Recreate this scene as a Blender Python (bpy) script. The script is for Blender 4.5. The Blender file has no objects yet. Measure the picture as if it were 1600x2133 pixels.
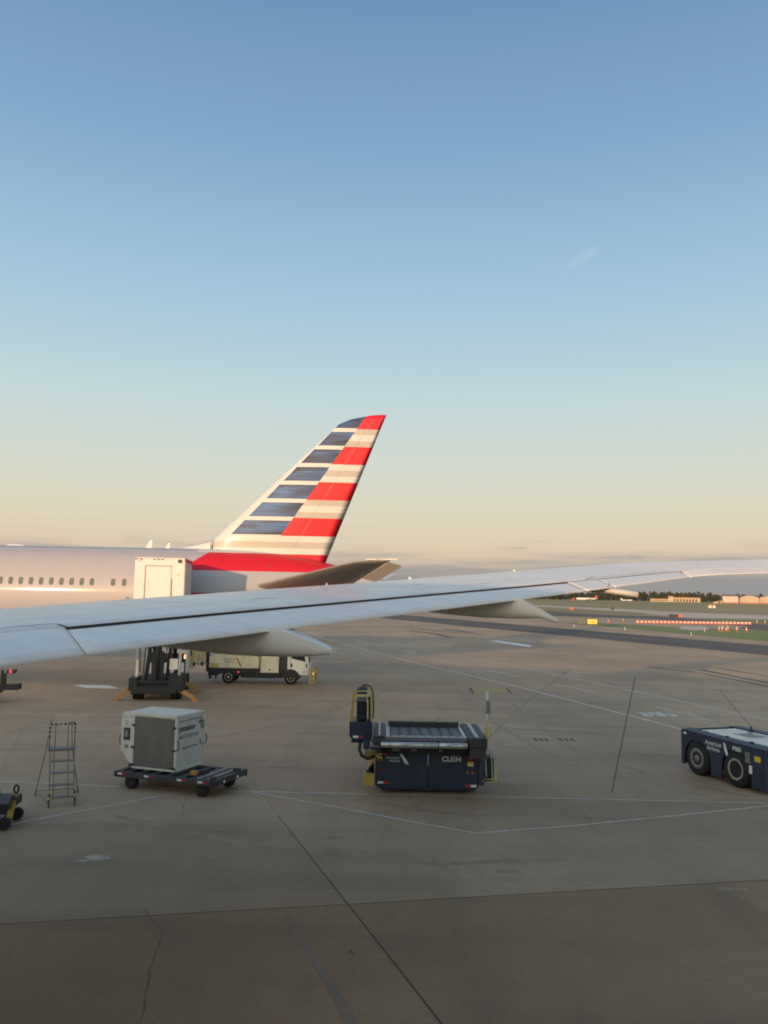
import bpy, bmesh, math, random
from mathutils import Vector, Matrix
R = math.radians
random.seed(7)
S = bpy.context.scene
C = S.collection

# ------------------------------------------------------------------ camera
cam_d = bpy.data.cameras.new('camera'); cam = bpy.data.objects.new('camera', cam_d); C.objects.link(cam)
cam_d.sensor_fit = 'HORIZONTAL'; cam_d.sensor_width = 36.0; cam_d.lens = 36.0 * 1750 / 1600
cam_d.clip_start = 0.05; cam_d.clip_end = 30000
_p, _r = R(5.56), R(1.0)
_f = Vector((0, math.cos(_p), math.sin(_p))); _u0 = Vector((0, -math.sin(_p), math.cos(_p))); _x0 = Vector((1, 0, 0))
_x = math.cos(_r) * _x0 + math.sin(_r) * _u0; _u = -math.sin(_r) * _x0 + math.cos(_r) * _u0
cam.matrix_world = Matrix(((_x.x, _u.x, -_f.x, 0), (_x.y, _u.y, -_f.y, 0), (_x.z, _u.z, -_f.z, 5.9), (0, 0, 0, 1)))
S.camera = cam
S.render.resolution_x, S.render.resolution_y = 768, 1024

# ------------------------------------------------------------------ light: low sun behind and left of the camera, evening sky
SUN_EL, SUN_ROT, GLOW = 6.8, 201.8, 2.3
W = bpy.data.worlds.new('World'); S.world = W; W.use_nodes = True
nt = W.node_tree; nt.nodes.clear()
def wn(t, **k):
    n = nt.nodes.new(t)
    for a, b in k.items(): setattr(n, a, b)
    return n
def wl(a, b): nt.links.new(a, b)
out = wn('ShaderNodeOutputWorld'); bg = wn('ShaderNodeBackground')
sky = wn('ShaderNodeTexSky'); sky.sky_type = 'NISHITA'; sky.sun_disc = False
sky.sun_elevation = R(SUN_EL); sky.sun_rotation = R(SUN_ROT); sky.altitude = 100; sky.air_density = 1.0; sky.dust_density = 1.0; sky.ozone_density = 1.0
bg.inputs['Strength'].default_value = 0.12
tcw = wn('ShaderNodeTexCoord'); nrm = wn('ShaderNodeVectorMath', operation='NORMALIZE'); wl(tcw.outputs['Generated'], nrm.inputs[0])
sep = wn('ShaderNodeSeparateXYZ'); wl(nrm.outputs[0], sep.inputs[0])
def wmath(op, a, b_=None):
    n = wn('ShaderNodeMath', operation=op)
    for i, v in enumerate((a, b_)):
        if v is None: continue
        if isinstance(v, (int, float)): n.inputs[i].default_value = v
        else: wl(v, n.inputs[i])
    return n.outputs[0]
def wmix(f, a, b_, mode='MIX'):
    n = wn('ShaderNodeMix', data_type='RGBA', blend_type=mode)
    for k, v in (('Factor', f), ('A', a), ('B', b_)):
        if isinstance(v, tuple): n.inputs[k].default_value = (*v, 1)
        elif isinstance(v, float): n.inputs[k].default_value = v
        else: wl(v, n.inputs[k])
    return n.outputs['Result']
# clear evening air: pale peach near the horizon, through pale blue to deeper blue overhead
ramp = wn('ShaderNodeValToRGB'); wl(sep.outputs[2], ramp.inputs[0])
SKYC = [(0.0, (.59, .48, .36)), (.05, (.71, .585, .43)), (.085, (.73, .665, .50)), (.14, (.665, .695, .60)), (.22, (.55, .675, .695)), (.34, (.375, .56, .70)), (.48, (.238, .398, .595)), (.62, (.152, .275, .47)), (1.0, (.13, .18, .31))]
els = ramp.color_ramp.elements
while len(els) > 2: els.remove(els[-1])
for k, (p, c) in enumerate(SKYC):
    e = els[k] if k < 2 else els.new(p)
    e.position = p; e.color = (*c, 1)
boost = wmix(1.0, ramp.outputs[0], (8.33, 8.33, 8.33), 'MULTIPLY')
# the sunset half of the sky: physical scattering towards the sun added on the clear air
sdot = wn('ShaderNodeVectorMath', operation='DOT_PRODUCT'); wl(nrm.outputs[0], sdot.inputs[0]); sdot.inputs[1].default_value = (math.sin(R(SUN_ROT)), math.cos(R(SUN_ROT)), 0.09)
sunw = wn('ShaderNodeMapRange', interpolation_type='SMOOTHSTEP'); sunw.inputs['From Min'].default_value = -.55; sunw.inputs['From Max'].default_value = .85; wl(sdot.outputs['Value'], sunw.inputs['Value'])
air = wmix(sunw.outputs[0], boost, wmix(1.0, sky.outputs[0], (GLOW * 1.12, GLOW, GLOW * .82), 'MULTIPLY'), 'ADD')
# low grey-mauve cloud bank on the horizon and one thin wisp
mpw = wn('ShaderNodeMapping'); mpw.inputs['Scale'].default_value = (5, 5, 60); wl(nrm.outputs[0], mpw.inputs['Vector'])
nzw = wn('ShaderNodeTexNoise'); nzw.inputs['Scale'].default_value = 1.6; nzw.inputs['Detail'].default_value = 7; nzw.inputs['Roughness'].default_value = .6; wl(mpw.outputs[0], nzw.inputs['Vector'])
mpx = wn('ShaderNodeMapping'); mpx.inputs['Scale'].default_value = (2, 2, 8); wl(nrm.outputs[0], mpx.inputs['Vector'])
nzx = wn('ShaderNodeTexNoise'); nzx.inputs['Scale'].default_value = 1.0; nzx.inputs['Detail'].default_value = 3; wl(mpx.outputs[0], nzx.inputs['Vector'])
hgt = wmath('ADD', sep.outputs[2], wmath('ADD', wmath('MULTIPLY', wmath('SUBTRACT', nzw.outputs['Fac'], .5), -.055), wmath('MULTIPLY', wmath('SUBTRACT', nzx.outputs['Fac'], .5), -.04)))
bank = wn('ShaderNodeMapRange', interpolation_type='SMOOTHSTEP'); bank.inputs['From Min'].default_value = .062; bank.inputs['From Max'].default_value = .018; bank.inputs['To Max'].default_value = .92; wl(hgt, bank.inputs['Value'])
air = wmix(bank.outputs[0], air, (2.45, 2.45, 2.48))
stk = wn('ShaderNodeMapRange', interpolation_type='SMOOTHSTEP'); stk.inputs['From Min'].default_value = .60; stk.inputs['From Max'].default_value = .70; stk.inputs['To Max'].default_value = .55; wl(nzw.outputs['Fac'], stk.inputs['Value'])
lowm = wn('ShaderNodeMapRange', interpolation_type='SMOOTHSTEP'); lowm.inputs['From Min'].default_value = .085; lowm.inputs['From Max'].default_value = .05; wl(sep.outputs[2], lowm.inputs['Value'])
air = wmix(wmath('MULTIPLY', stk.outputs[0], lowm.outputs[0]), air, (3.1, 2.95, 2.8))
# wisp: a small tilted ellipse of direction space broken by noise
WD = Vector((0.2163, 0.9011, 0.3758)).normalized(); wr = Vector((WD.y, -WD.x, 0)).normalized(); wu = WD.cross(wr) * -1
wr2 = (wr * math.cos(R(27)) + wu * math.sin(R(27))); wu2 = (wu * math.cos(R(27)) - wr * math.sin(R(27)))
def wdot(v):
    n = wn('ShaderNodeVectorMath', operation='DOT_PRODUCT'); wl(nrm.outputs[0], n.inputs[0]); n.inputs[1].default_value = v; return n.outputs['Value']
da = wmath('DIVIDE', wdot(wr2), .024); db = wmath('DIVIDE', wdot(wu2), .0075)
r2 = wmath('ADD', wmath('MULTIPLY', da, da), wmath('MULTIPLY', db, db))
nzv = wn('ShaderNodeTexNoise'); nzv.inputs['Scale'].default_value = 60; nzv.inputs['Detail'].default_value = 5; wl(nrm.outputs[0], nzv.inputs['Vector'])
ws_ = wn('ShaderNodeMapRange', interpolation_type='SMOOTHSTEP'); ws_.inputs['From Min'].default_value = 1.15; ws_.inputs['From Max'].default_value = .1; ws_.inputs['To Max'].default_value = .17
wl(wmath('ADD', r2, wmath('MULTIPLY', wmath('SUBTRACT', nzv.outputs['Fac'], .4), 1.6)), ws_.inputs['Value'])
front = wmath('GREATER_THAN', wdot(WD), .9)
air = wmix(wmath('MULTIPLY', ws_.outputs[0], front), air, (5.6, 5.7, 5.7))
wl(air, bg.inputs['Color']); wl(bg.outputs[0], out.inputs['Surface'])

sun_d = bpy.data.lights.new('sun', 'SUN'); sun = bpy.data.objects.new('sun', sun_d); C.objects.link(sun)
sun_d.energy = 4.6; sun_d.angle = R(0.53); sun_d.color = (1.0, 0.60, 0.34)
_sd = Vector((math.sin(R(SUN_ROT)) * math.cos(R(SUN_EL)), math.cos(R(SUN_ROT)) * math.cos(R(SUN_EL)), math.sin(R(SUN_EL))))
sun.rotation_euler = _sd.to_track_quat('Z', 'Y').to_euler(); sun.location = _sd * 60
S.view_settings.view_transform = 'Standard'; S.view_settings.look = 'None'
S.view_settings.exposure = 0.0; S.view_settings.gamma = 1.0; S.view_settings.use_curve_mapping = False
S.render.engine = 'CYCLES'; S.cycles.filter_width = 1.9

# ------------------------------------------------------------------ helpers
def lnk(o, parent=None):
    C.objects.link(o)
    if parent: o.parent = parent
    return o
def tag(o, label=None, cat=None, group=None, kind=None):
    if label: o['label'] = label
    if cat: o['category'] = cat
    if group: o['group'] = group
    if kind: o['kind'] = kind
    return o
def thing(name, loc, yaw=0, label=None, cat=None, group=None):
    o = bpy.data.objects.new(name, None); o.empty_display_size = 0.2
    o.location = loc; o.rotation_euler = (0, 0, yaw); C.objects.link(o)
    return tag(o, label, cat, group)
def kids(o): return list(o.children)
def copy_tree(o, parent=None):
    c = o.copy(); C.objects.link(c)
    if parent: c.parent = parent
    for ch in kids(o): copy_tree(ch, c)
    return c

class MB:
    def __init__(s): s.bm = bmesh.new(); s.mi = 0; s.sm = False
    def _fin(s, faces):
        for f in faces: f.material_index = s.mi; f.smooth = s.sm
    def mat(s, i, smooth=None):
        s.mi = i
        if smooth is not None: s.sm = smooth
        return s
    def box(s, a, b, bev=0, M=None):
        x0, y0, z0 = a; x1, y1, z1 = b
        r = bmesh.ops.create_cube(s.bm, size=1)
        vs = r['verts']
        for v in vs:
            v.co = Vector(((x0 + x1) / 2 + v.co.x * (x1 - x0), (y0 + y1) / 2 + v.co.y * (y1 - y0), (z0 + z1) / 2 + v.co.z * (z1 - z0)))
        fs = {f for v in vs for f in v.link_faces}
        if bev > 0:
            es = {e for v in vs for e in v.link_edges}
            r2 = bmesh.ops.bevel(s.bm, geom=list(es), offset=bev, segments=1, affect='EDGES')
            vs = {v for f in r2['faces'] for v in f.verts} | {v for v in vs if v.is_valid}
            fs = {f for v in vs for f in v.link_faces}
        if M is not None: bmesh.ops.transform(s.bm, matrix=M, verts=list(vs))
        s._fin(fs); return s
    def bar(s, p, q, w, h=None, up=(0, 0, 1)):
        h = h or w
        p, q = Vector(p), Vector(q); d = q - p; L = d.length
        if L < 1e-6: return s
        d.normalize(); u = Vector(up)
        if abs(d.dot(u)) > .98: u = Vector((0, 1, 0))
        sx = d.cross(u).normalized(); sz = sx.cross(d)
        M = Matrix(((sx.x, d.x, sz.x, (p.x + q.x) / 2), (sx.y, d.y, sz.y, (p.y + q.y) / 2), (sx.z, d.z, sz.z, (p.z + q.z) / 2), (0, 0, 0, 1)))
        return s.box((-w / 2, -L / 2, -h / 2), (w / 2, L / 2, h / 2), M=M)
    def tube(s, pts, r, n=8, caps=True, radii=None):
        pts = [Vector(p) for p in pts]; rings = []
        prev = None
        for i, p in enumerate(pts):
            d = (pts[min(i + 1, len(pts) - 1)] - pts[max(i - 1, 0)]).normalized()
            if prev is None:
                u = Vector((0, 0, 1)) if abs(d.z) < .9 else Vector((1, 0, 0))
            else: u = prev
            a = d.cross(u).normalized(); b = a.cross(d).normalized(); prev = b
            rr = radii[i] if radii else r
            rings.append([s.bm.verts.new(p + rr * (math.cos(2 * math.pi * k / n) * a + math.sin(2 * math.pi * k / n) * b)) for k in range(n)])
        fs = []
        for i in range(len(rings) - 1):
            for k in range(n):
                fs.append(s.bm.faces.new((rings[i][k], rings[i][(k + 1) % n], rings[i + 1][(k + 1) % n], rings[i + 1][k])))
        s._fin(fs)
        for f in fs: f.smooth = True
        if caps:
            c = [s.bm.faces.new(rings[0][::-1]), s.bm.faces.new(rings[-1])]
            for f in c: f.material_index = s.mi
        return s
    def cyl(s, p, q, r, n=16, r2=None): return s.tube([p, q], r, n, True, [r, r if r2 is None else r2])
    def lathe(s, prof, n=24, M=None, mats=None):
        # prof: list of (radius, axial) about the local X axis
        rings = [[Vector((x, r * math.cos(2 * math.pi * k / n), r * math.sin(2 * math.pi * k / n))) for k in range(n)] for r, x in prof]
        vr = [[s.bm.verts.new(M @ c if M else c) for c in g] for g in rings]
        for i in range(len(vr) - 1):
            for k in range(n):
                try: f = s.bm.faces.new((vr[i][k], vr[i][(k + 1) % n], vr[i + 1][(k + 1) % n], vr[i + 1][k]))
                except ValueError: continue
                f.material_index = mats[i] if mats else s.mi; f.smooth = True
        for g, i in ((vr[0], 0), (vr[-1], len(vr) - 2)):
            if prof[0 if i == 0 else -1][0] > 1e-4:
                try: f = s.bm.faces.new(g); f.material_index = mats[i] if mats else s.mi
                except ValueError: pass
        return s
    def prism(s, poly, vec, M=None):
        vec = Vector(vec)
        a = [Vector(p) for p in poly]; b = [p + vec for p in a]
        if M: a = [M @ p for p in a]; b = [M @ p for p in b]
        va = [s.bm.verts.new(p) for p in a]; vb = [s.bm.verts.new(p) for p in b]
        n = len(va); fs = [s.bm.faces.new(va), s.bm.faces.new(vb[::-1])]
        for k in range(n): fs.append(s.bm.faces.new((va[k], vb[k], vb[(k + 1) % n], va[(k + 1) % n])))
        s._fin(fs); return s
    def grid(s, rows, closed=False, flip=False):
        vr = [[s.bm.verts.new(Vector(p)) for p in r] for r in rows]
        fs = []
        for i in range(len(vr) - 1):
            m = len(vr[i])
            for k in range(m if closed else m - 1):
                q = (vr[i][k], vr[i][(k + 1) % m], vr[i + 1][(k + 1) % m], vr[i + 1][k])
                try: fs.append(s.bm.faces.new(q[::-1] if flip else q))
                except ValueError: pass
        s._fin(fs); return vr
    def quad(s, *p):
        f = s.bm.faces.new([s.bm.verts.new(Vector(q)) for q in p]); f.material_index = s.mi; f.smooth = False; return s
    def build(s, name, mats, parent=None, recalc=True, merge=0):
        if merge: bmesh.ops.remove_doubles(s.bm, verts=s.bm.verts, dist=merge)
        if recalc: bmesh.ops.recalc_face_normals(s.bm, faces=s.bm.faces)
        me = bpy.data.meshes.new(name); s.bm.to_mesh(me); s.bm.free()
        for m in (mats if isinstance(mats, (list, tuple)) else [mats]): me.materials.append(m)
        o = bpy.data.objects.new(name, me)
        return lnk(o, parent)

def text(name, body, size, origin, right, up, m, parent=None, align='LEFT', ital=0, depth=0.002, squeeze=1.0, font_off=0.0):
    cu = bpy.data.curves.new(name, 'FONT'); cu.body = body; cu.size = size; cu.align_x = align; cu.extrude = depth; cu.shear = ital; cu.space_line = 0.85; cu.offset = font_off
    t = bpy.data.objects.new('tmp', cu); C.objects.link(t)
    bpy.context.view_layer.update()
    me = bpy.data.meshes.new_from_object(t.evaluated_get(bpy.context.evaluated_depsgraph_get()))
    bpy.data.objects.remove(t); bpy.data.curves.remove(cu)
    r_ = Vector(right).normalized(); u_ = Vector(up).normalized(); n_ = r_.cross(u_)
    o = Vector(origin)
    me.transform(Matrix(((r_.x * squeeze, u_.x, n_.x, o.x), (r_.y * squeeze, u_.y, n_.y, o.y), (r_.z * squeeze, u_.z, n_.z, o.z), (0, 0, 0, 1))))
    me.materials.clear(); me.materials.append(m); me.name = name
    return lnk(bpy.data.objects.new(name, me), parent)

# ------------------------------------------------------------------ materials
def mat(name, col, rough=.6, metal=0., var=.0, scale=3., coat=0., dirt=0., dirtcol=(.05, .045, .04), emit=None, spec=.5, bump=0.):
    m = bpy.data.materials.new(name); m.use_nodes = True; t = m.node_tree; b = t.nodes['Principled BSDF']
    b.inputs['Roughness'].default_value = rough; b.inputs['Metallic'].default_value = metal
    b.inputs['Specular IOR Level'].default_value = spec
    if coat: b.inputs['Coat Weight'].default_value = coat; b.inputs['Coat Roughness'].default_value = .12
    c4 = (*col, 1)
    b.inputs['Base Color'].default_value = c4
    if var or dirt:
        tc = t.nodes.new('ShaderNodeTexCoord'); n1 = t.nodes.new('ShaderNodeTexNoise'); n1.inputs['Scale'].default_value = scale; n1.inputs['Detail'].default_value = 6; n1.inputs['Roughness'].default_value = .62
        t.links.new(tc.outputs['Object'], n1.inputs['Vector'])
        hs = t.nodes.new('ShaderNodeMix'); hs.data_type = 'RGBA'; hs.blend_type = 'MIX'
        hs.inputs['A'].default_value = tuple(max(0, c * (1 - var)) for c in col) + (1,); hs.inputs['B'].default_value = tuple(min(1, c * (1 + var)) for c in col) + (1,)
        t.links.new(n1.outputs['Fac'], hs.inputs['Factor']); last = hs.outputs['Result']
        if dirt:
            n2 = t.nodes.new('ShaderNodeTexNoise'); n2.inputs['Scale'].default_value = scale * .6; n2.inputs['Detail'].default_value = 9; n2.inputs['Roughness'].default_value = .7
            mp = t.nodes.new('ShaderNodeMapping'); mp.inputs['Location'].default_value = (3.1, 7.7, 1.3); mp.inputs['Scale'].default_value = (1.6, 1.6, .5)
            t.links.new(tc.outputs['Object'], mp.inputs['Vector']); t.links.new(mp.outputs[0], n2.inputs['Vector'])
            rp = t.nodes.new('ShaderNodeMapRange'); rp.inputs['From Min'].default_value = .46; rp.inputs['From Max'].default_value = .72; rp.inputs['To Max'].default_value = dirt
            t.links.new(n2.outputs['Fac'], rp.inputs['Value'])
            mx = t.nodes.new('ShaderNodeMix'); mx.data_type = 'RGBA'; mx.inputs['B'].default_value = (*dirtcol, 1)
            t.links.new(rp.outputs[0], mx.inputs['Factor']); t.links.new(last, mx.inputs['A']); last = mx.outputs['Result']
            ra = t.nodes.new('ShaderNodeMapRange'); ra.inputs['To Min'].default_value = max(0, rough - .08); ra.inputs['To Max'].default_value = min(1, rough + .2)
            t.links.new(n2.outputs['Fac'], ra.inputs['Value']); t.links.new(ra.outputs[0], b.inputs['Roughness'])
        t.links.new(last, b.inputs['Base Color'])
        if bump:
            bp = t.nodes.new('ShaderNodeBump'); bp.inputs['Strength'].default_value = bump; bp.inputs['Distance'].default_value = .02
            t.links.new(n1.outputs['Fac'], bp.inputs['Height']); t.links.new(bp.outputs[0], b.inputs['Normal'])
    if emit:
        b.inputs['Emission Color'].default_value = (*emit[0], 1); b.inputs['Emission Strength'].default_value = emit[1]
    return m
M = dict(
    white=mat('white_paint', (.62, .59, .52), .45, var=.06, dirt=.25),
    boxwhite=mat('truck_box_white', (.60, .57, .53), .5, var=.04, dirt=.12),
    cream=mat('cream_paint', (.74, .68, .50), .5, var=.06, dirt=.25),
    navy=mat('navy_paint', (.014, .022, .052), .42, var=.2, dirt=.35, dirtcol=(.06, .055, .05), coat=.2),
    navy2=mat('faded_navy_paint', (.03, .04, .065), .5, var=.2, dirt=.4, dirtcol=(.09, .085, .08)),
    black=mat('black_steel', (.012, .012, .013), .55, var=.3, dirt=.35, dirtcol=(.05, .045, .04)),
    dark=mat('dark_steel', (.035, .033, .032), .55, var=.3, dirt=.4, dirtcol=(.08, .07, .06)),
    rubber=mat('tyre_rubber', (.013, .013, .013), .8, var=.3, dirt=.3, dirtcol=(.05, .045, .04)),
    grey=mat('grey_steel', (.22, .21, .19), .45, .3, var=.2, dirt=.3),
    lgrey=mat('light_grey_steel', (.42, .42, .41), .4, .4, var=.12, dirt=.3),
    silver=mat('worn_aluminium', (.55, .54, .52), .33, .75, var=.12, dirt=.4, dirtcol=(.12, .11, .1)),
    yellow=mat('yellow_paint', (.44, .30, .05), .5, var=.12, dirt=.35),
    pyellow=mat('pale_yellow_paint', (.5, .42, .17), .5, var=.12, dirt=.3),
    orange=mat('orange_paint', (.42, .20, .05), .5, var=.12, dirt=.3),
    red=mat('red_reflective', (.42, .02, .03), .35), sticker=mat('white_sticker', (.75, .75, .72), .4),
    ysticker=mat('yellow_sticker', (.7, .5, .05), .4), lens=mat('amber_lens', (.6, .12, .02), .2), rlens=mat('red_lens', (.35, .015, .02), .2),
    redlamp=mat('lit_red_lamp', (.8, .03, .08), .3, emit=((1, .05, .12), 1.1)), amblamp=mat('lit_amber_lamp', (.9, .4, .1), .3, emit=((1, .42, .18), 1.6)),
    jet=mat('jet_grey_paint', (.70, .665, .615), .34, var=.025, scale=.8, coat=.5, dirt=.05, dirtcol=(.3, .3, .3)),
    jetlow=mat('jet_fairing_paint', (.66, .61, .53), .38, var=.03, scale=.9, coat=.3, dirt=.1, dirtcol=(.3, .28, .25)),
    gap=mat('dark_seal', (.012, .013, .015), .6), seam=mat('panel_seam', (.2, .2, .21), .6),
    glass=mat('dark_glass', (.02, .028, .03), .08, coat=.3), pane=mat('cabin_window_pane', (.095, .10, .095), .15),
    canvas=mat('grey_canvas', (.14, .128, .105), .75, var=.12, scale=4, dirt=.3, bump=.25),
    contw=mat('container_white', (.60, .55, .46), .5, var=.06, scale=5, dirt=.3),
    alu=mat('container_aluminium', (.54, .51, .45), .5, .15, var=.06, scale=5, dirt=.25),
    ink=mat('black_lettering', (.03, .03, .035), .6), inkgrey=mat('grey_lettering', (.16, .17, .19), .6), inkw=mat('white_lettering', (.7, .7, .68), .5), inkblue=mat('blue_grey_lettering', (.2, .22, .3), .6),
    logored=mat('emblem_red', (.45, .07, .05), .5), logodark=mat('emblem_dark', (.2, .2, .2), .5),
    hood=mat('pale_hood_plate', (.36, .385, .40), .28, var=.08, dirt=.25, dirtcol=(.25, .27, .3), coat=.3),
)
# ------------------------------------------------------------------ ground materials
def ground_mat(name, c1, c2, stain=.5, stainc=(.05, .045, .04), scale=.35, rough=.85, objcol=False, streak=0., fine=9., spec=.3):
    m = bpy.data.materials.new(name); m.use_nodes = True; t = m.node_tree; b = t.nodes['Principled BSDF']; L = t.links.new
    b.inputs['Specular IOR Level'].default_value = spec
    ge = t.nodes.new('ShaderNodeNewGeometry')
    def noise(sc, det=7, ro=.6, mscale=(1, 1, 1), loc=(0, 0, 0), rot=0):
        mp = t.nodes.new('ShaderNodeMapping'); mp.inputs['Scale'].default_value = mscale; mp.inputs['Location'].default_value = loc; mp.inputs['Rotation'].default_value = (0, 0, rot)
        n = t.nodes.new('ShaderNodeTexNoise'); n.inputs['Scale'].default_value = sc; n.inputs['Detail'].default_value = det; n.inputs['Roughness'].default_value = ro
        L(ge.outputs['Position'], mp.inputs['Vector']); L(mp.outputs[0], n.inputs['Vector']); return n.outputs['Fac']
    def mr(v, a, b_, c=0, d=1):
        n = t.nodes.new('ShaderNodeMapRange'); n.inputs['From Min'].default_value = a; n.inputs['From Max'].default_value = b_; n.inputs['To Min'].default_value = c; n.inputs['To Max'].default_value = d
        L(v, n.inputs['Value']); return n.outputs[0]
    def mix(f, a, b_, mode='MIX'):
        n = t.nodes.new('ShaderNodeMix'); n.data_type = 'RGBA'; n.blend_type = mode
        for k, v in (('Factor', f), ('A', a), ('B', b_)):
            if isinstance(v, tuple): n.inputs[k].default_value = (*v, 1)
            elif isinstance(v, float): n.inputs[k].default_value = v
            else: L(v, n.inputs[k])
        return n.outputs['Result']
    big = noise(scale * .22, 6, .55)
    col = mix(mr(big, .40, .60), c1, c2)
    med = noise(scale * 2.2, 8, .68, loc=(11, 3, 0))
    col = mix(mr(med, .5, .78, 0, stain), col, stainc)
    if streak:
        st = noise(.5, 6, .6, mscale=(.16, 1.1, 1), loc=(5, 9, 0), rot=R(-20))
        col = mix(mr(st, .48, .8, 0, streak), col, stainc)
        st2 = noise(.8, 5, .55, mscale=(1.2, .12, 1), loc=(2, 4, 0), rot=R(-14))
        col = mix(mr(st2, .48, .85, 0, streak * .7), col, stainc)
    fi = noise(fine, 5, .75)
    col = mix(mr(noise(fine * 3.3, 3, .8, loc=(4, 1, 0)), .55, .8, 0, .3), col, (.10, .075, .05))
    col = mix(mr(fi, .3, .7, .0, .24), col, (.06, .05, .04), 'MIX')
    if objcol:
        oi = t.nodes.new('ShaderNodeObjectInfo'); col = mix(1.0, col, oi.outputs['Color'], 'MULTIPLY')
    L(col, b.inputs['Base Color'])
    L(mr(med, .3, .75, rough, max(.3, rough - .22)), b.inputs['Roughness'])
    bp = t.nodes.new('ShaderNodeBump'); bp.inputs['Strength'].default_value = .25; bp.inputs['Distance'].default_value = .006
    L(fi, bp.inputs['Height']); L(bp.outputs[0], b.inputs['Normal'])
    return m
CONC = ground_mat('apron_concrete', (.39, .268, .163), (.505, .35, .215), stain=.42, streak=.4, stainc=(.15, .112, .075), objcol=True)
ASPH = ground_mat('dark_asphalt', (.085, .07, .058), (.115, .096, .08), stain=.3, scale=.2, streak=.3)
TAXI = ground_mat('taxiway_asphalt', (.10, .084, .072), (.135, .112, .096), stain=.25, scale=.08, streak=.2)
PALE = ground_mat('pale_concrete', (.56, .44, .32), (.66, .52, .38), stain=.25, scale=.06, streak=.2)
GRASS = ground_mat('short_grass', (.15, .185, .05), (.23, .25, .075), stain=.35, stainc=(.14, .11, .05), scale=.12, rough=.95, fine=4)
DRY = ground_mat('dry_grass', (.25, .20, .085), (.38, .29, .13), stain=.35, stainc=(.07, .075, .025), scale=.03, rough=.95, fine=1)
SOIL = ground_mat('bare_soil', (.12, .075, .05), (.17, .11, .08), stain=.3, scale=.2, rough=.95)
def paint(name, col, wear=.55, under=(.22, .19, .15), sc=2.5):
    m = bpy.data.materials.new(name); m.use_nodes = True; t = m.node_tree; b = t.nodes['Principled BSDF']; b.inputs['Roughness'].default_value = .75
    ge = t.nodes.new('ShaderNodeNewGeometry'); n = t.nodes.new('ShaderNodeTexNoise'); n.inputs['Scale'].default_value = sc; n.inputs['Detail'].default_value = 8; n.inputs['Roughness'].default_value = .75
    r_ = t.nodes.new('ShaderNodeMapRange'); r_.inputs['From Min'].default_value = wear - .14; r_.inputs['From Max'].default_value = wear + .14
    mx = t.nodes.new('ShaderNodeMix'); mx.data_type = 'RGBA'; mx.inputs['A'].default_value = (*col, 1); mx.inputs['B'].default_value = (*under, 1)
    t.links.new(ge.outputs['Position'], n.inputs['Vector']); t.links.new(n.outputs['Fac'], r_.inputs['Value']); t.links.new(r_.outputs[0], mx.inputs['Factor']); t.links.new(mx.outputs['Result'], b.inputs['Base Color'])
    return m
PB = paint('worn_bluish_paint', (.62, .58, .52), .54, under=(.36, .265, .16)); PWs = paint('fresh_white_paint', (.78, .74, .68), .75)
PL = paint('worn_white_line', (.62, .55, .49), .55, under=(.36, .265, .16)); PO = paint('worn_orange_paint', (.42, .26, .12), .42, sc=1.2, under=(.36, .265, .16)); PY = paint('yellow_marking', (.42, .29, .08), .56); PK = paint('black_marking', (.03, .03, .03), .7)
PLQ = paint('pale_spill', (.46, .40, .33), .5, sc=3., under=(.375, .262, .166))
SEAL = mat('joint_sealant', (.06, .047, .036), .8); CRK = mat('crack_fill', (.11, .082, .055), .85); SEAL2 = mat('pale_joint_sealant', (.15, .115, .08), .85)

def poly(name, pts, m, z, parent=None, label=None):
    b = MB(); f = b.bm.faces.new([b.bm.verts.new((p[0], p[1], z)) for p in pts]); 
    if f.normal.z < 0 or True: bmesh.ops.recalc_face_normals(b.bm, faces=b.bm.faces)
    b.bm.normal_update()
    for f in b.bm.faces:
        if f.normal.z < 0: f.normal_flip()
    o = b.build(name, m, parent, recalc=False)
    if parent is None: o['kind'] = 'structure'
    return o
def strip(name, pts, w, m, z=.004, parent=None, jit=0):
    b = MB(); pts = [Vector((p[0], p[1], 0)) for p in pts]; rows = []
    for i, p in enumerate(pts):
        d = (pts[min(i + 1, len(pts) - 1)] - pts[max(i - 1, 0)]).normalized(); n = Vector((-d.y, d.x, 0))
        ww = (w[i] if isinstance(w, (list, tuple)) else w) * (1 + jit * random.uniform(-1, 1)) / 2
        rows.append([(p.x + n.x * ww, p.y + n.y * ww, z), (p.x - n.x * ww, p.y - n.y * ww, z)])
    b.grid(rows, flip=True); b.bm.normal_update()
    for f in b.bm.faces:
        if f.normal.z < 0: f.normal_flip()
    o = b.build(name, m, parent, recalc=False)
    if parent is None: o['kind'] = 'structure'
    return o

# ------------------------------------------------------------------ ground
big = 9000
o = poly('grass_field', [(-big, -big), (big, -big), (big, big), (-big, big)], DRY, -.06)
apron = poly('apron', [(-500, -300), (500, -300), (500, 330), (-500, 330)], CONC, -.006)
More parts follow.
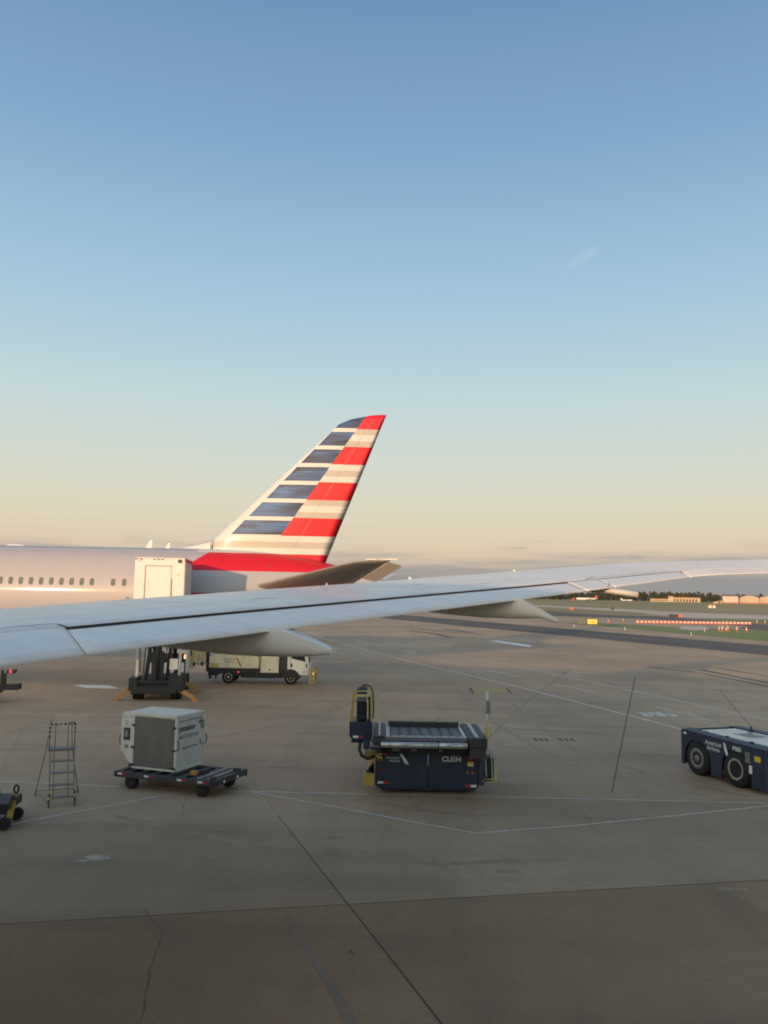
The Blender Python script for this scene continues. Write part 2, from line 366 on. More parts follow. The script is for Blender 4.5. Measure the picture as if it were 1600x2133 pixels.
# concrete slabs of the near apron, each its own piece, joints between them
O0 = Vector((-.56, 16.66)); E1 = Vector((.98, .201)); E2 = Vector((-.317, .948)); P1, P2 = 7.6, 6.6
rs = random.Random(3)
tone = {}
for i in range(-4, 6):
    for j in range(-3, 8):
        a = O0 + E1 * (i * P1 + .006) + E2 * (j * P2 + .006); b_ = a + E1 * (P1 - .012); c_ = b_ + E2 * (P2 - .012); d_ = a + E2 * (P2 - .012)
        cx = (a + c_) / 2
        if cx.y < -6 or cx.y > 66 or abs(cx.x) > 12 + .62 * abs(cx.y) + 8: continue
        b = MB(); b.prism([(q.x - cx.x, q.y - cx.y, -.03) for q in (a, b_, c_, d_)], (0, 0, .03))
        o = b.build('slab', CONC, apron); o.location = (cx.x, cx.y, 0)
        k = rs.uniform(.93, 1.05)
        if j < 0: k *= .68  # nearest rows darker: a real tone step plus window vignette put into colour
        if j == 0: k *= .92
        if i < -1 and j < 2: k *= .78  # lower-left slabs darkened further to stand in for the vignette's corner
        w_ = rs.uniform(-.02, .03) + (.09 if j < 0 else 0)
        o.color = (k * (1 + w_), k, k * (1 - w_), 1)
bj = MB()
for i in range(-4, 7):
    p = O0 + E1 * (i * P1) + E2 * (-3 * P2); q = O0 + E1 * (i * P1) + E2 * (8 * P2); n = Vector((E2.y, -E2.x)) * .02
    bj.quad((p.x - n.x, p.y - n.y, -.003), (p.x + n.x, p.y + n.y, -.003), (q.x + n.x, q.y + n.y, -.003), (q.x - n.x, q.y - n.y, -.003))
for j in range(-3, 9):
    p = O0 + E1 * (-4 * P1) + E2 * (j * P2); q = O0 + E1 * (6 * P1) + E2 * (j * P2); n = Vector((-E1.y, E1.x)) * .02
    bj.quad((p.x - n.x, p.y - n.y, -.004), (q.x - n.x, q.y - n.y, -.004), (q.x + n.x, q.y + n.y, -.004), (p.x + n.x, p.y + n.y, -.004))
bj.build('joint_seal', SEAL2, apron)['kind'] = 'stuff'
# tarred joints and cracks
strip('tarred_joint', [(-2.65, 22.9), (-.56, 16.66), (.2, 14.4), (.92, 12.23), (2.2, 8.4)], [.02, .028, .035, .035, .03], SEAL, .003)
strip('tarred_joint', [(-6.63, 15.42), (-.56, 16.66), (8.28, 18.48), (14, 19.65)], [.012, .014, .02, .02], SEAL, .0035)
strip('tarred_joint', [(7.1, 26.32), (8.97, 32.21), (12.77, 44.15), (18.89, 63.38)], [.03, .034, .045, .06], SEAL, .008)
strip('tarred_joint', [(3.87, 33.19), (6.25, 41.68), (8.95, 50.28), (15.82, 70.86)], [.02, .03, .04, .05], SEAL, .003, jit=.4)
SMEAR = paint('faint_rubber', (.24, .168, .108), .5, under=(.375, .262, .166), sc=1.1)
SMEARD = paint('dark_rubber', (.20, .138, .09), .5, under=(.245, .17, .11), sc=1.3)
def crack(pts, w, name='crack'):
    q = []
    for a, b_ in zip(pts[:-1], pts[1:]):
        for k in range(7):
            t = k / 7; q.append((a[0] + (b_[0] - a[0]) * t + random.uniform(-.035, .035), a[1] + (b_[1] - a[1]) * t + random.uniform(-.035, .035)))
    q.append(pts[-1]); strip(name, q, w * .7, CRK, .0045, jit=.8)
crack([(-4.32, 16.21), (-3.68, 15.23), (-3.58, 14.09), (-3.4, 13.11), (-3.21, 12.09)], .018)
crack([(-5.1, 22.74), (-5.45, 23.98), (-5.5, 25.39)], .02)
crack([(1.19, 23.65), (0.9, 24.81), (0.87, 25.86)], .022)
strip('old_tyre_smear', [(-1.67, 16.09), (-1.05, 14.37), (-0.63, 13.21), (-0.31, 12.19)], [.10, .14, .17, .17], SMEARD, .0028, jit=.2)
crack([(-0.45, 14.62), (-0.38, 14.4)], .03)
# stains, spills, drains
def blob(name, c, rx, ry, m, z, seed):
    rr = random.Random(seed); n = 22; ph = [rr.uniform(.65, 1.2) for _ in range(n)]
    poly(name, [(c[0] + rx * ph[k] * math.cos(2 * math.pi * k / n), c[1] + ry * ph[k] * math.sin(2 * math.pi * k / n)) for k in range(n)], m, z)
blob('pale_stain', (-6.19, 19.2), .36, .2, PLQ, .0042, 4); blob('pale_stain', (-6.47, 18.95), .14, .08, PLQ, .0042, 5)
OIL = paint('oil_stain_paint', (.17, .125, .08), .46, under=(.36, .265, .16), sc=5)
for k, (x, rx, ry) in enumerate([((-4, 21.54), .22, .12), ((-3.8, 19.37), .34, .14), ((2.28, 13.3), .07, .04), ((7.21, 17.85), .35, .12), ((2.77, 18.75), .25, .1), ((1.91, 23.6), .35, .14), ((-3.03, 17.42), .3, .12), ((-1.14, 21.01), .3, .1), ((8.58, 29.05), .25, .12), ((5.94, 23.47), .4, .14)]):
    blob('oil_stain', x, rx, ry, OIL, .0043, 20 + k)
for k, pts in enumerate([((6.38, 35.48), (6.6, 35.5), (6.82, 35.52)), ((7.43, 35.59), (7.68, 35.61), (7.92, 35.63))]):
    b = MB()
    for p in pts: b.box((p[0], p[1] - .25, .003), (p[0] + .13, p[1] + .3, .012))
    tag(b.build('drain_grate', M['dark']), ['dark steel drain grate, left one of two set in the apron', 'dark steel drain grate, right one of two set in the apron'][k], 'drain grate', 'drain grates in the apron behind the loader')

# ------------------------------------------------------------------ paint on the apron
def seg(a, b_, n=8): return [(a[0] + (b_[0] - a[0]) * k / n, a[1] + (b_[1] - a[1]) * k / n) for k in range(n + 1)]
strip('boundary_line', [(-12.47, 26.37), (-11.56, 26.31), (-7.94, 25.94), (-4.27, 25.6)], .07, PL, .005)
strip('boundary_line', [(-4.27, 25.6), (0.15, 25.51), (5.79, 25.39), (11.38, 25.27), (14.14, 25.18)], .075, PL, .005)
strip('boundary_line', [(-9.76, 20.81), (-8.81, 22.12), (-7.45, 23.57), (-5.87, 25.3)], .075, PL, .006)
strip('boundary_line', [(-3.84, 25.57), (-1.19, 23.95), (1.13, 22.4), (2.44, 21.6), (5.12, 22.47), (8, 23.6), (11.22, 24.92), (14.8, 26.34)], .085, PL, .006)
strip('road_edge_line', [(-11.26, 127.84), (-7.49, 109.96), (2.36, 75.44), (8.55, 57.05), (12.9, 41.99), (13.73, 38.73), (14.7, 34.22)], .2, PB, .005)
strip('road_edge_line', [(-7.93, 132.46), (5.31, 89.39), (12.01, 69.66), (16.54, 52.82), (19.21, 42.41), (20.33, 37.49)], .16, PB, .005)
for k, (a, b_) in enumerate([((-3.72, 108.88), (-2.05, 102.96)), ((-1.15, 100.28), (0.53, 94.46)), ((2.27, 89.35), (3.5, 84.69)), ((5.21, 76.6), (7.07, 71.42)), ((8.48, 68.11), (10.14, 62.91)), ((11.77, 57.88), (13.43, 52.87)), ((15.08, 46.86), (16.24, 41.75)), ((17.49, 36.84), (18.44, 34.05))]):
    strip('lane_dash', [a, b_], .17, PB, .005)
for a, b_, w in (((13.39, 44.4), (13.28, 42.85), .35), ((13.91, 44.64), (13.4, 42.7), .22), ((14.22, 44.5), (14.16, 43.12), .5), ((14.67, 44.2), (14.71, 43.02), .3)):
    strip('road_lettering_scuff', [a, ((a[0] + b_[0]) / 2 + .3, (a[1] + b_[1]) / 2 + .1), b_], w, PB, .0055, jit=.3)
poly('stop_bar', [(14.18, 110.6), (15.13, 112.03), (18.14, 102.53), (17.31, 99.09)], PWs, .005)
poly('stop_bar', [(-18.76, 52.08), (-18.43, 52.54), (-16.67, 52.41), (-15.6, 50.87), (-17.58, 50.95)], PWs, .005)
strip('lead_in_line', [(-4.7, 54.33), (-0.26, 53.93), (5.49, 53.48)], .12, PO, .005)
strip('lead_in_line', [(-0.23, 54.21), (-0.18, 45.24), (-0.13, 37.36)], .17, PY, .006)
poly('stop_box_marking', [(5.79, 54.6), (8.02, 54.95), (7.83, 52.04), (5.66, 51.72)], PY, .006)
poly('stop_box_marking', [(5.6, 54.57), (5.79, 54.6), (5.66, 51.72), (5.54, 51.7)], PK, .006)
poly('stop_box_marking', [(7.98, 54.67), (8.12, 54.15), (7.99, 51.57), (7.94, 52.55)], PK, .006)
RUBBERM = ground_mat('tyre_marks', (.12, .09, .065), (.17, .13, .09), stain=.3, scale=.5)
for pts, w in (([(4.58, 148.97), (10.36, 136.22), (15.61, 128.56)], .9), ([(4.22, 137.3), (7.98, 128.82), (9.66, 118.13)], 1.1), ([(10.8, 147.53), (14.41, 134.41)], 1.2), ([(26.92, 71.68), (27.37, 65.98), (28.02, 60.21)], .7), ([(23.11, 73.72), (25.7, 68.44), (26.68, 58.76)], .55), ([(29.27, 73.52), (30.45, 65.4)], .4), ([(8.54, 49.54), (13.39, 47.03)], .12)):
    strip('tyre_mark', pts, w, RUBBERM, .003, jit=.3)
for pts, w in (([(0.31, 45.12), (1.74, 44.93), (5.13, 44.08)], .06), ([(5.54, 43.42), (8.05, 42.55), (12.17, 41.13)], .06), ([(5.26, 38.48), (6.79, 38.11), (9.73, 37.14)], .07), ([(-9.06, 44.45), (-5.72, 43.77), (-1.76, 43.21)], .06), ([(-6, 36.73), (-3.49, 36.24), (-1.13, 35.64)], .05), ([(4.68, 33.68), (7.23, 33.31), (11.2, 32.41)], .06), ([(-3.74, 29.11), (-0.49, 28.76)], .05)):
    strip('worn_joint', pts, w, CRK, .0032, jit=.5)
for pts, w in (([(9.95, 25.92), (8.07, 28.42), (6.13, 33.4), (5.33, 40.05), (5.27, 50.22)], .26), ([(11.14, 26.01), (9.32, 28.37), (7.52, 32.93), (7.17, 40.26), (7.4, 49.38)], .26), ([(-10.51, 31.82), (-7.11, 34.23), (-3.4, 39.78), (0.19, 51.9)], .22), ([(-6.88, 22.62), (-3.01, 20.32), (1.19, 19.14), (6.82, 20.15)], .24), ([(-3.35, 26.17), (1.46, 23.67), (6.14, 21.66), (9.46, 21.05)], .2)):
    strip('old_tyre_smear', pts, w, SMEAR, .0026, jit=.25)
# ------------------------------------------------------------------ taxiways and grass beyond
poly('taxiway_shoulder', [(-36, 361), (7.2, 236.2), (50.7, 111.3), (90, 0), (76, 0), (41.8, 91.9), (5.8, 189.3), (-60, 361)], ASPH, .001)
strip('taxiway_centre_line', [(-40, 361), (6.6, 211), (46.2, 101.5), (83, 0)], .25, PY, .006)
poly('grass_verge', [(41.57, 194.97), (48.9, 198.71), (56.67, 187.17), (60.9, 173.26), (76.71, 168.29), (88.58, 141.6), (56.53, 90.5), (55.37, 121.57), (50.71, 148.13), (45.05, 178.96)], GRASS, .004)
poly('concrete_pad', [(65.72, 185.75), (70.83, 185.33), (64.94, 167.94), (58.97, 159.07), (57.92, 165.04)], PALE, .03)
poly('far_taxiway', [(47.07, 407.34), (65.14, 343.95), (80.05, 285.66), (92.79, 287.96), (95.04, 208.42), (99.32, 158.72), (84.04, 134.36), (83.41, 182.97), (79.76, 221.8), (77.79, 241.47), (56.2, 258.06), (33.89, 293.17)], TAXI, .006)
poly('soil_patch', [(83.57, 193.9), (83.41, 182.97), (88, 154.64), (78.71, 138.35), (75.5, 165.64), (74.52, 176.66)], SOIL, .008)
poly('runway', [(53.79, 917.17), (116.65, 535.56), (131.48, 436.39), (137.12, 374.05), (152.94, 335.18), (163.95, 261.72), (136.59, 218.12), (121.71, 266.81), (98.39, 268.47), (105.14, 348.99), (96.8, 444.44), (42.59, 725.86)], PALE, .004)
poly('grass_infield', [(39.82, 678.68), (92.85, 426.31), (101.74, 337.72), (98.42, 304.88), (82.3, 293.68), (67.36, 355.65), (31.62, 538.67)], DRY, .004)
poly('grass_infield', [(95.55, 261.53), (118.68, 260.18), (133.8, 213.67), (100.85, 161.15), (96.97, 212.65)], GRASS, .004)
def wing_paint(name, col):
    m = mat(name, col, .42, coat=.22); t = m.node_tree; b = t.nodes['Principled BSDF']; L = t.links.new
    tc_ = t.nodes.new('ShaderNodeTexCoord'); last = None
    for sc, rot, amp in (((.22, 2.6, 1), 18, .10), ((1.4, 1.4, 1), 0, .06), ((2.2, .10, 1), -40, .05)):
        mp = t.nodes.new('ShaderNodeMapping'); mp.inputs['Scale'].default_value = sc; mp.inputs['Rotation'].default_value = (0, 0, R(rot))
        vr_ = t.nodes.new('ShaderNodeVectorRotate'); vr_.rotation_type = 'Z_AXIS'; vr_.inputs['Angle'].default_value = R(rot)
        n = t.nodes.new('ShaderNodeTexNoise'); n.inputs['Scale'].default_value = 1.6; n.inputs['Detail'].default_value = 6; n.inputs['Roughness'].default_value = .6
        mp.inputs['Rotation'].default_value = (0, 0, 0)
        L(tc_.outputs['Object'], vr_.inputs['Vector']); L(vr_.outputs[0], mp.inputs['Vector']); L(mp.outputs[0], n.inputs['Vector'])
        r_ = t.nodes.new('ShaderNodeMapRange'); r_.inputs['From Min'].default_value = .35; r_.inputs['From Max'].default_value = .7; r_.inputs['To Min'].default_value = 1.0; r_.inputs['To Max'].default_value = 1 - amp
        L(n.outputs['Fac'], r_.inputs['Value'])
        if last is None: last = r_.outputs[0]; nf = n
        else:
            mu = t.nodes.new('ShaderNodeMath'); mu.operation = 'MULTIPLY'; L(last, mu.inputs[0]); L(r_.outputs[0], mu.inputs[1]); last = mu.outputs[0]
    hv = t.nodes.new('ShaderNodeHueSaturation'); hv.inputs['Color'].default_value = (*col, 1); L(last, hv.inputs['Value']); L(hv.outputs[0], b.inputs['Base Color'])
    rr = t.nodes.new('ShaderNodeMapRange'); rr.inputs['To Min'].default_value = .32; rr.inputs['To Max'].default_value = .5; L(nf.outputs['Fac'], rr.inputs['Value']); L(rr.outputs[0], b.inputs['Roughness'])
    return m
M['jet'] = wing_paint('wing_paint', (.77, .695, .62)); M['seam2'] = mat('faint_seam', (.42, .40, .37), .6)
# ------------------------------------------------------------------ the jet we look out of: fuselage beside the camera, right wing across the view
PHI = R(18.0); UX, UY = math.cos(PHI), -math.sin(PHI); VX, VY = math.sin(PHI), math.cos(PHI)     # aft and outboard directions
def W3(u, v, z): return (u * UX + v * VX, u * UY + v * VY, z)
def interp(x, xs, ys):
    if x <= xs[0]: return ys[0]
    for i in range(len(xs) - 1):
        if x <= xs[i + 1]: return ys[i] + (ys[i + 1] - ys[i]) * (x - xs[i]) / (xs[i + 1] - xs[i])
    return ys[-1]
def te_u(v):
    b = -6.612 + (v - 7.315) * .404
    if v > 26.3: return b + (v - 26.3) * .45
    if v < 6.8: return -6.612 + (6.8 - 7.315) * .404 - (6.8 - v) * .05
    return b
def chord(v): return interp(v, [0, 6.8, 7.3, 26.3, 33.5], [13.2, 8.35, 8.1, 3.0, 1.3])
def zte(v): return interp(v, [0, 7.31, 8.24, 11.18, 19.19, 26.35, 27.02, 27.88, 28.98, 30.54, 33.5], [4.7, 5.06, 5.14, 5.37, 5.98, 6.56, 6.63, 6.69, 6.75, 6.84, 7.1])
def inc(v): return R(interp(v, [4, 8, 13, 18, 22, 26, 29, 31.5, 33.5], INC))
def tc(v): return interp(v, [0, 7, 26, 31], [.13, .115, .095, .085])
def half(s): return 5 * (.2969 * math.sqrt(s) - .126 * s - .3516 * s * s + .2843 * s ** 3 - .1036 * s ** 4)
def wup(v, s):
    c = chord(v); return zte(v) + (1 - s) * c * math.tan(inc(v)) + c * tc(v) * .92 * half(s) + c * .012 * math.sin(math.pi * s ** 2.2)
def wlo(v, s):
    c = chord(v); return zte(v) + (1 - s) * c * math.tan(inc(v)) - c * tc(v) * half(s) + c * .02 * math.sin(math.pi * s ** 2.5) - .012
def wpt(v, s, up=True, dz=0.): return W3(te_u(v) - (1 - s) * chord(v), v, (wup(v, s) if up else wlo(v, s)) + dz)
INC = [-4.8, -3.24, -1.67, -.09, 1.73, 4.42, 8.2, 12.0, 14.5]
jet = thing('passenger_jet', W3(0, -3.22, 0), 0, 'pale grey jet whose long wing stretches across the whole view above the apron', 'airplane')
jl = Vector(jet.location)
def jb(mb, name, m, parent=None, **k):
    bmesh.ops.translate(mb.bm, vec=-jl, verts=mb.bm.verts); return mb.build(name, m, parent or jet, **k)
SH = .80
def vin(s): return 8.25 + (1 - s) / .2 * 1.0
def vout(s): return 19.95 + (1 - s) / .2 * .85
vlist = [-2.5 + 36. * k / 120 for k in range(121)]
slu = [0, .004, .012, .025, .045, .075, .115, .17, .23, .30, .37, .44, .51, .58, .65, .71, .76, SH]
b = MB(); b.sm = True
rows = []
for v in vlist:
    rows.append([wpt(v, s) for s in slu] + [wpt(v, s, False) for s in reversed(slu[1:])])
vr = b.grid(rows, closed=True)
nu = len(slu)
b.sm = False
for i in range(len(vr) - 1):          # rear face of the fixed wing
    for f in set(vr[i][nu - 1].link_faces) & set(vr[i][nu].link_faces): f.material_index = 1; f.smooth = False
b.mi = 0; b.bm.faces.new(vr[-1])
wing = jb(b, 'wing', [M['jet'], M['gap']])
def trailing(name, va, vb, d, s0=SH + .003, n=60, m=None, drop=.2, extra=0.):
    ss = [s0, s0 + .012, s0 + .03, s0 + .07, s0 + .11, s0 + .15, 1.0]
    b = MB(); b.sm = True; rows = []
    for k in range(n + 1):
        t = k / n; up = []; lo = []
        for s in ss:
            v = va(s) + (vb(s) - va(s)) * t
            w_ = (1 - s) / (1 - s0)
            up.append(wpt(v, s, True, -d * w_ - (min(.03, d) if s == s0 else 0)))
            if s < 1: lo.append(wpt(v, s, False, 0))
        rows.append(up + lo[::-1])
    vr = b.grid(rows, closed=True)
    b.sm = False
    for r_ in (vr[0], vr[-1]):
        f = b.bm.faces.new(r_); f.smooth = False
    return jb(b, name, m or M['jet'])
K = lambda c: (lambda s: c)
trailing('flaperon', K(3.0), lambda s: vin(s) - .02, .0, s0=SH + .0006)
trailing('flap', vin, vout, .02)
trailing('fixed_panel', lambda s: vout(s) + .006, lambda s: 21.35 + (1 - s) / .2 * .8, .003, n=10)
trailing('aileron', lambda s: 21.356 + (1 - s) / .2 * .8, lambda s: 26.0 + (1 - s) / .2 * .6, .006, n=30)
trailing('tip_panel', lambda s: 26.006 + (1 - s) / .2 * .6, K(33.5), .0, n=30)
# dark seam strips lying on the skin
b = MB()
def seamline(p, w0, w1, n=24):
    (va, sa), (vb, sb) = p; rows = []
    for k in range(n + 1):
        t = k / n; v = va + (vb - va) * t; s = sa + (sb - sa) * t; w = w0 + (w1 - w0) * t
        if abs(vb - va) > .6 * abs(sb - sa) * 8: ds = w / chord(v); rows.append([wpt(v, s - ds / 2, True, .004), wpt(v, s + ds / 2, True, .004)])
        else: rows.append([wpt(v - w / 2, s, True, .004), wpt(v + w / 2, s, True, .004)])
    b.grid(rows)
seamline(((4, .752), (9.4, .752)), .03, .03)
seamline(((12.35, .80), (12.0, .762)), .02, .02, 4)
seamline(((16.1, .80), (15.75, .765)), .02, .02, 4)
seamline(((21.9, .765), (27.4, .755)), .03, .02)
seamline(((21.7, .79), (22.6, .725)), .03, .02, 6)
seamline(((5, .30), (24, .28)), .012, .012, 40)
jb(b, 'panel_seam', M['seam'])
b = MB(); seamline(((9.36, .763), (9.25, .80)), .03, .045, 6); jb(b, 'spoiler_gap', M['gap'])
for vv in (9.9, 14.1, 18.2):
    b = MB(); seamline(((vv + .25, .80), (vv - .1, .66)), .012, .012, 5); jb(b, 'panel_seam', M['seam2'])
for sa in (.66, .53):
    b = MB(); seamline(((7.2, sa), (20.5, sa)), .012, .01, 40); jb(b, 'panel_seam', M['seam2'])
for vv in (10.6, 12.9, 15.2, 17.6, 20.4, 23.5, 26.2):
    b = MB(); seamline(((vv + 1.5, .64), (vv + 2.6, .18)), .010, .008, 12); jb(b, 'panel_seam', M['seam2'])
# small marks on the upper skin
b = MB()
for v, s, l in ((13.2, .62, .5), (15.3, .5, .35), (18.6, .66, .4), (17.4, .55, .25), (19.9, .6, .3)):
    rows = [[wpt(v + l * k / 5, s - .004, True, .003), wpt(v + l * k / 5, s + .004 * (1 - abs(k - 2.5) / 3), True, .003)] for k in range(6)]
    b.grid(rows)
jb(b, 'skin_mark', M['seam'])
for v in (13.6, 17.5, 19.6, 22.8):
    b = MB(); p = Vector(wpt(v, .16)); b.box((p.x - .03, p.y - .02, p.z - .03), (p.x + .03, p.y + .02, p.z + .05), .01)
    jb(b, 'skin_nub', M['white'])
def fairing(v, te, prof, wmul=1.0):
    # prof: (a, half width, z top, z bottom)
    b = MB(); b.sm = True; rows = []
    u0 = te_u(v)
    for a, hw, zt, zb in prof:
        hw *= wmul; r_ = []
        hh = zt - zb
        for k in range(13):
            th = math.pi * k / 12
            cx = math.cos(th); sx = math.sin(th)
            r_.append(W3(u0 + a, v + hw * math.copysign(abs(cx) ** .62, cx), zt - hh * abs(sx) ** .75))
        r_ = [W3(u0 + a, v + hw, zt)] + r_[1:-1] + [W3(u0 + a, v - hw, zt)]
        rows.append(r_)
    vr = b.grid(rows, closed=True)
    b.sm = False
    for r_ in (vr[0], vr[-1]): b.bm.faces.new(r_).smooth = False
    o = jb(b, 'flap_fairing', M['jetlow'])
    md = o.modifiers.new('edge', 'EDGE_SPLIT'); md.split_angle = R(50)
    return o
def fp(zT, zB0, zB1, zBm, zTip):
    return [(-4.2, .05, zT - .14, zT - .22), (-3.6, .17, zT - .1, zT - .32), (-2.6, .25, zT - .05, zBm), (-1.6, .28, zT - .02, zB0 + .05), (-.8, .29, zT, zB0), (-.2, .28, zT - .01, zB0), (.0, .275, zT - .012, zB0 + .005), (.35, .175, (zT + zTip) / 2, zB0 + .02), (.66, .085, zTip + .02, zB1 - .01), (.72, .05, zTip - .01, zB1)]
fairing(11.12, 0, fp(5.385, 4.975, 5.045, 5.12, 5.13))
fairing(17.25, 0, fp(5.85, 5.445, 5.385, 5.60, 5.45), .95)
# fuel jettison mast at the trailing edge
b = MB(); pu = te_u(21.15); z0 = zte(21.15) - .06
b.tube([W3(pu - 1.2, 21.15, z0 + .02), W3(pu - .2, 21.15, z0), W3(pu + .28, 21.15, z0 - .05), W3(pu + .62, 21.15, z0 - .10)], .09, 14, True, [.03, .065, .075, .075])
nz = jb(b, 'jettison_mast', mat('mast_paint', (.42, .40, .36), .5, var=.1))
b = MB(); b.cyl(W3(pu + .605, 21.15, z0 - .098), W3(pu + .625, 21.15, z0 - .101), .078, 14); jb(b, 'nozzle_mouth', M['gap'], nz)
b = MB(); b.bar(W3(pu - .1, 21.1, z0 + .07), W3(pu - .06, 21.1, z0 + .2), .012); jb(b, 'static_wick', M['gap'])
# fuselage of the same jet, just behind the camera
b = MB(); b.sm = True; rows = []
FC, FR = -3.22, 3.08
for u, k, dz in ((-37, .02, -.5), (-36.4, .25, -.45), (-35, .5, -.3), (-32.5, .8, -.1), (-29, .97, 0), (-26, 1, 0), (-15, 1, 0), (-5, 1, 0), (5, 1, 0), (12, 1, 0), (17, .9, .3), (22, .68, .9), (27, .42, 1.5), (31, .16, 1.9), (32, .04, 2.0)):
    rows.append([W3(u, FC + FR * k * math.cos(2 * math.pi * q / 40), 5.6 + dz + FR * k * math.sin(2 * math.pi * q / 40)) for q in range(40)])
b.grid(rows, closed=True)
jb(b, 'fuselage', M['jet'])
for k in range(-26, 12):
    u = k * .62 + .31
    if abs(u) < .35: continue
    b = MB(); z = 5.9; y = FC + math.sqrt(FR ** 2 - .3 ** 2) + .004
    b.prism([W3(u + .13 * math.copysign(abs(math.cos(a)) ** .5, math.cos(a)), y, z + .22 * math.copysign(abs(math.sin(a)) ** .6, math.sin(a))) for a in [2 * math.pi * q / 16 for q in range(16)]], Vector((VX * .01, VY * .01, 0)))
    jb(b, 'window', M['pane'])
b = MB()
for u, v in ((-9, -6.5), (-9, .4), (-10.5, -6.5), (-10.5, .4)):
    p = W3(u, v, .62); b.cyl((p[0] - .2 * VX, p[1] - .2 * VY, .62), (p[0] + .2 * VX, p[1] + .2 * VY, .62), .62, 20); b.cyl((p[0], p[1], .6), (p[0], p[1], 4), .14, 8)
jb(b, 'landing_gear', M['dark'])

# ------------------------------------------------------------------ terminal concourse beyond our own jet (outside the frame; it keeps the low sun off the apron)
term = thing('terminal_concourse', (-34, -62, 0), R(-18), 'long pale terminal concourse behind the jet we look out of', 'building')
b = MB(); b.box((-90, -9, 0), (110, 9, 12.6)); b.build('wall', M['cream'], term)
b = MB(); b.box((-91, -10, 12.6), (111, 10, 13.1)); b.build('roof', M['grey'], term)
for k in range(22):
    b = MB(); b.box((-67 + k * 6.1, 9.0, 4.2), (-62.4 + k * 6.1, 9.06, 7.2)); b.build('window', M['glass'], term)
